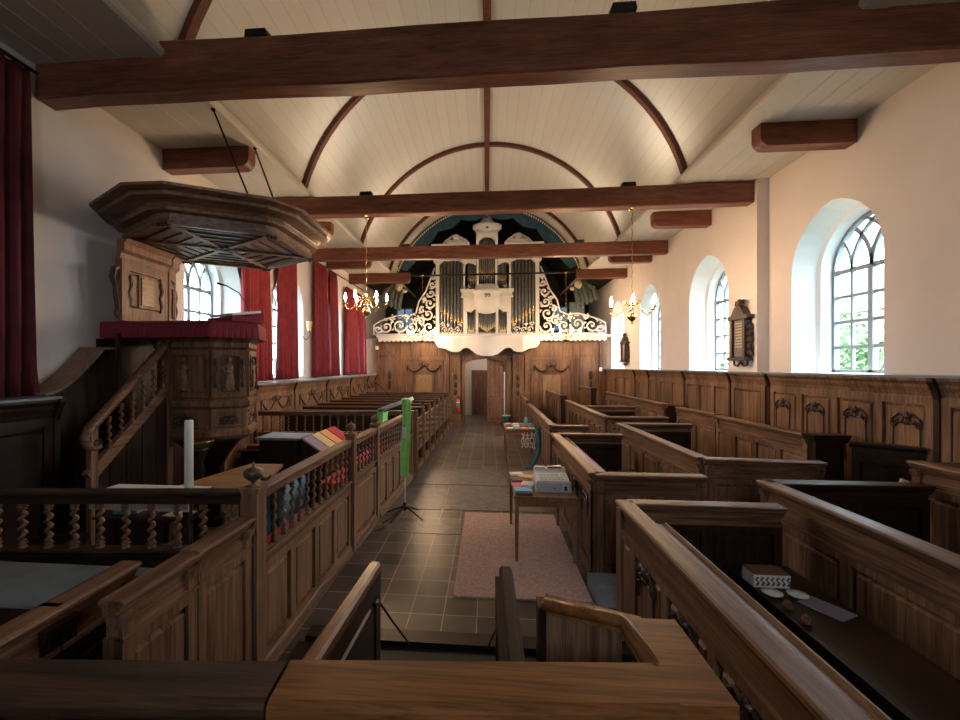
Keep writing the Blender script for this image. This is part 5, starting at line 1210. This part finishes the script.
# pipes
def pipe(x, r, zf, zm, zt, d=.02):
    mb = MB(TO); mb.lathe([(r*.25, zf), (r, zm-.02), (r, zm), (r, zt)], (x, d, 0), 10); o = mb.build('organ_pipe', 'pipe', OR, True)
    mm = MB(TO); mm.loft([[(x-r*.7, d+r*.55, zm-.12), (x+r*.7, d+r*.55, zm-.12), (x, d+r*1.12, zm+.10)], [(x-r*.7, d+r*.75, zm-.12), (x+r*.7, d+r*.75, zm-.12), (x, d+r*1.25, zm+.10)]])
    mm.box(x-r*.8, x+r*.8, d+r*.8, d+r*1.08, zm-.13, zm-.06); mm.build('gilded_lip', 'gold', o)
def field_(x0, x1, zf, zt, zm0, zm1, n, d=.02, vee=True):
    w = (x1-x0)/n
    for i in range(n):
        t = abs((i+.5)/n*2-1); zm = zm0+(zm1-zm0)*t; pipe(x0+w*(i+.5), w*.46, zf, zm, zt, d)
for sg in (-1, 1):
    n = 7; w = .94/n
    for i in range(n): x = sg*(1.87-w*(i+.5)); pipe(x, w*.46, 3.53, 4.05+.48*(1-i/(n-1))**1.3 if i < n-1 else 4.08, 6.42)
    a, b = sorted((sg*.79, sg*.44)); field_(a, b, 3.53, 4.45, 3.70, 3.85, 5)
    a, b = sorted((sg*.78, sg*.40)); w = .38/5
    for i in range(5): pipe(sg*(.78-w*(i+.5)), w*.46, 5.24, 5.78-.05*i+.03*i*i*.4, 6.3)
field_(-.34, .34, 3.53, 4.45, 3.72, 3.95, 9)
field_(-.31, .31, 5.40, 7.3, 5.85, 6.1, 7, .08)
# ------------------------------------------------------------------ canopy and painted drapery round the organ
mb = MB(); rings = []
for k in range(41):
    t = .04+.92*k/40; (x, z), (x2, z2) = vpt(t, -.03), vpt(t, -.38-.16*abs(math.sin(PI*k/5)))
    rings.append([(x, 16.28, z), (x, 16.42, z), (x2, 16.40, z2), (x2, 16.30, z2)])
mb.loft(rings)
CN = thing('organ_canopy', 'dark blue carved canopy arch with fringe round the top of the organ', 'canopy', (0, 16.35, 5.7)); mb.build('drape_swag', 'drape', CN)
mb = MB()
for k in range(90):
    t = .03+.94*k/89; x, z = vpt(t, -.10); mb.ell((x, 16.26, z), (.03, .02, .05), 6, 4)
mb.build('fringe', 'cream', CN)
mb = MB(); rings = []
for k in range(33):
    x, z = vpt(k/32, -.02); x2, z2 = vpt(k/32, -.05); rings.append([(x, 16.42, z), (x, YF, z), (x2, YF, z2), (x2, 16.42, z2)])
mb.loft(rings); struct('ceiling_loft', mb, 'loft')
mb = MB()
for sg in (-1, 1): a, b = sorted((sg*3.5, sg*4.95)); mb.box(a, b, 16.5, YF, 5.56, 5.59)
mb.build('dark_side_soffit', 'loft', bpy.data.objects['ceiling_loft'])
for sg, l in ((-1, 'carved green grey drapery with tassel left of the organ'), (1, 'carved green grey drapery with tassel right of the organ')):
    t = thing('carved_drapery', l, 'drapery', (sg*3.7, 16.6, 4.2), 'carved drapery beside the organ')
    mb = MB()
    for k in range(5):
        x = sg*(3.35+.17*k); mb.tube([(sg*3.55, 16.6, 5.55), (x, 16.55+.05*(k % 2), 5.2), (x+sg*.12, 16.6, 4.8), (x+sg*.1, 16.58, 4.45+.07*k)], [.07, .10, .12, .05], 7)
    mb.build('folds', 'drapeg', t, True)
    mb = MB(); mb.ell((sg*3.45, 16.5, 5.35), (.15, .12, .16)); mb.ell((sg*3.45, 16.42, 5.33), (.06, .06, .08)); mb.ell((sg*3.25, 16.55, 5.2), (.12, .08, .08)); mb.build('gilded_mask', 'skin', t, True)
# loft: floor, dark backing, end windows, cupboard
struct('floor_loft', MB().box(-4.98, 4.78, YG+.06, YF, 3.26, 3.34), 'oak_dark')
for o in list(bpy.data.objects):
    if o.name == 'wall_end': bpy.data.objects.remove(o)
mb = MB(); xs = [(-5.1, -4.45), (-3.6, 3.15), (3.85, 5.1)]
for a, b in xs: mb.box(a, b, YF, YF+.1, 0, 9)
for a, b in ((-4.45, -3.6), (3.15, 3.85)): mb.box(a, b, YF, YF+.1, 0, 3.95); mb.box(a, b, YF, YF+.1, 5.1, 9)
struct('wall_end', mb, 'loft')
for c, w in ((-4.025, .85), (3.5, .7)):
    WN += 1; root = sempty('window_%d' % WN); mb = MB()
    mb.box(c-w/2, c-w/2+.06, YF+.02, YF+.08, 3.95, 5.1).box(c+w/2-.06, c+w/2, YF+.02, YF+.08, 3.95, 5.1).box(c-.03, c+.03, YF+.02, YF+.08, 3.95, 5.1).box(c-w/2, c+w/2, YF+.02, YF+.08, 4.5, 4.55).box(c-w/2, c+w/2, YF+.02, YF+.08, 5.04, 5.1)
    struct('window_frame', mb, 'frame', root)
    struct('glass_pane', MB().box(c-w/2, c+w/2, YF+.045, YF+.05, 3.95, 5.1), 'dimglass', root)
    ld = bpy.data.lights.new('daylight_portal', 'AREA'); ld.shape = 'RECTANGLE'; ld.size = w; ld.size_y = 1.2; ld.cycles.is_portal = True
    lo = bpy.data.objects.new('daylight_portal', ld); COL.objects.link(lo); lo.location = (c, YF+.15, 4.5); lo.rotation_euler = (-PI/2, 0, 0)
t = thing('grey_cupboard', 'pale grey cupboard standing in the organ loft at right', 'cupboard', (3.45, 17.9, 3.34))
MB().box(3.35, 3.95, 17.7, 18.1, 3.34, 4.85).build('cupboard_body', 'sill', t); MB().box(3.37, 3.93, 17.68, 17.70, 3.4, 4.8).build('door', 'sill', t)
# ------------------------------------------------------------------ doorway and vestibule
dr = sempty('door_1')
TD = Matrix(((1, 0, 0, 0), (0, -1, 0, YG+.05), (0, 0, 1, 0), (0, 0, 0, 1)))
mb = MB(TD); panelling(mb, .0, .78, .9, 2.42, 1, .04, .12, .12, .1); panelling(mb, .0, .78, .02, .9, 1, .04, .12, .1, .12); mb.box(0, .78, -.04, 0, 2.42, 2.56); struct('door_leaf', mb, 'oak_gallery', dr)
struct('door_handle', MB(TD).ell((.07, .04, 1.1), (.025, .04, .025), 8, 6), 'brass', dr)
mb = MB(); mb.box(-2.2, 2.2, 19.4, 19.5, 0, 3.26).box(-2.3, -2.2, YG+.06, 19.5, 0, 3.26).box(2.2, 2.3, YG+.06, 19.5, 0, 3.26); struct('wall_vestibule', mb, 'plaster')
struct('floor_vestibule', MB().box(-2.2, 2.2, YG+.1, 19.4, 0, .01), 'slab')
d2 = sempty('door_2'); TD2 = Matrix(((1, 0, 0, 0), (0, -1, 0, 19.39), (0, 0, 1, 0), (0, 0, 0, 1)))
mb = MB(TD2); panelling(mb, -.62, .12, .9, 1.98, 2, .02, .1, .1, .08); panelling(mb, -.62, .12, .02, .9, 2, .02, .1, .1, .1); struct('door_leaf', mb, 'oak_gallery', d2)
struct('door_frame', MB(TD2).box(-.70, -.62, 0, .05, 0, 2.05).box(.12, .2, 0, .05, 0, 2.05).box(-.7, .2, 0, .05, 1.98, 2.06), 'oak_gallery', d2)
t = thing('added_vestibule_lamp', 'round added lamp lighting the vestibule behind the organ door', 'lamp', (-.3, 18.2, 3.15))  # no lamp in view here, added to light the vestibule
MB().lathe([(.16, 3.25), (.16, 3.2), (.12, 3.15), (.001, 3.13)], (-.3, 18.2, 0), 18).build('shade', flat('lit_shade', (1, .9, .8), .5, emit=(1, .82, .62), es=16), t, True)
for x, z, l in ((-4.42, 2.98, 'small white loudspeaker high on the left of the gallery front'), (4.36, 2.12, 'small white lamp at the right end of the gallery front')):
    t = thing('small_wall_fixture', l, 'fixture', (x, YG-.08, z)); MB().box(x-.05, x+.05, YG-.13, YG-.055, z-.07, z+.07).build('casing', 'paper', t); MB().lathe([(.03, -.01), (.03, 0)], (x, YG-.13, z), 10, 'y').build('grille', 'grey', t)
# small sconce lights and microphones along the left far pews
t = thing('wall_sconce', 'small iron wall sconce with pale shade between the red curtains', 'sconce', (-4.95, 11.1, 3.2))
MB().tube([(-4.98, 11.1, 3.05), (-4.85, 11.1, 2.95), (-4.75, 11.1, 3.1), (-4.78, 11.1, 3.2)], .012, 6).build('bracket', 'iron', t); MB().lathe([(.05, 3.2), (.09, 3.45), (.085, 3.45), (.045, 3.2)], (-4.78, 11.1, 0), 12).build('shade', 'cream', t)
# ------------------------------------------------------------------ outside
struct('ground', MB().box(-40, 40, -20, 50, -.4, -.1), 'lawn')
def tree(x, y, h, r, label, n=1500, seed=1):
    rnd = random.Random(seed); t = thing('garden_tree', label, 'tree', (x, y, -.1), 'trees outside the windows')
    mb = MB(); mb.tube([(x, y, -.1), (x+.1, y, h*.3), (x, y+.1, h*.6)], [.16, .12, .06], 8)
    for k in range(5): a = k*1.3; mb.tube([(x, y, h*.35+.1*k), (x+r*.5*math.cos(a), y+r*.5*math.sin(a), h*.55+.1*k)], [.06, .02], 5)
    mb.build('trunk', 'bark', t)
    mb = MB()
    for i in range(n):
        u = rnd.uniform(-1, 1); a = rnd.uniform(0, 2*PI); q = rnd.uniform(.55, 1)*(1+.15*math.sin(a*5)); s = math.sqrt(1-u*u)
        p = Vector((x+r*q*s*math.cos(a), y+r*q*s*math.sin(a), h*.6+h*.42*q*u)); e = .11
        v1 = Vector((rnd.uniform(-1, 1), rnd.uniform(-1, 1), rnd.uniform(-1, 1)))*e; v2 = Vector((rnd.uniform(-1, 1), rnd.uniform(-1, 1), rnd.uniform(-1, 1)))*e
        mb.bm.faces.new([mb.v(p), mb.v(p+v1), mb.v(p+v1+v2), mb.v(p+v2)])
    mb.build('foliage', 'leaf', t)
tree(9.5, 12.8, 3.4, 1.3, 'leafy green tree right outside the large near right window', seed=2)
tree(13.6, 18.3, 4.6, 1.7, 'taller green tree farther off outside the large near right window', 1800, 3)
tree(8.6, 9.6, 3.0, 1.0, 'bushy green tree outside the right edge of the near window', 1200, 6)
tree(9.2, 17.8, 2.9, 1.1, 'low green tree outside the second right window', 1000, 4)
tree(-10.6, 14.6, 3.4, 1.5, 'green tree outside the left window beside the pulpit', 1200, 5)
t = thing('brick_house', 'red brick house beyond the trees outside the right windows', 'house', (22, 27, -.1))
MB().box(19, 26, 22, 31, -.1, 5.0).build('brick_walls', 'brick', t)
mb = MB(); mb.prism([(18.6, 5.0), (26.4, 5.0), (22.5, 8.0)], 'y', 21.6, 31.4); mb.build('roof', 'slab', t)
for k in range(3):
    MB().box(18.97, 19.02, 23+2.8*k, 24+2.8*k, 1.2, 3).build('house_window', 'frame', t)
# ------------------------------------------------------------------ world, camera, view
w = bpy.data.worlds.new('World'); sc.world = w; w.use_nodes = True
bg = w.node_tree.nodes['Background']; bg.inputs[0].default_value = (.80, .91, 1.0, 1); bg.inputs[1].default_value = 5.5
cd = bpy.data.cameras.new('Camera'); cam = bpy.data.objects.new('Camera', cd); COL.objects.link(cam); sc.camera = cam
cd.sensor_width = 36; cd.lens = 425/960*36; cd.shift_x = 30/960; cd.shift_y = 6/960; cd.clip_start = .05
cam.location = (0, 0, 2.25); cam.rotation_euler = (PI/2, 0, math.atan(37/425))
vs = sc.view_settings; vs.view_transform = 'Standard'; vs.look = 'None'; vs.gamma = 1; vs.use_curve_mapping = False; vs.exposure = 1.92
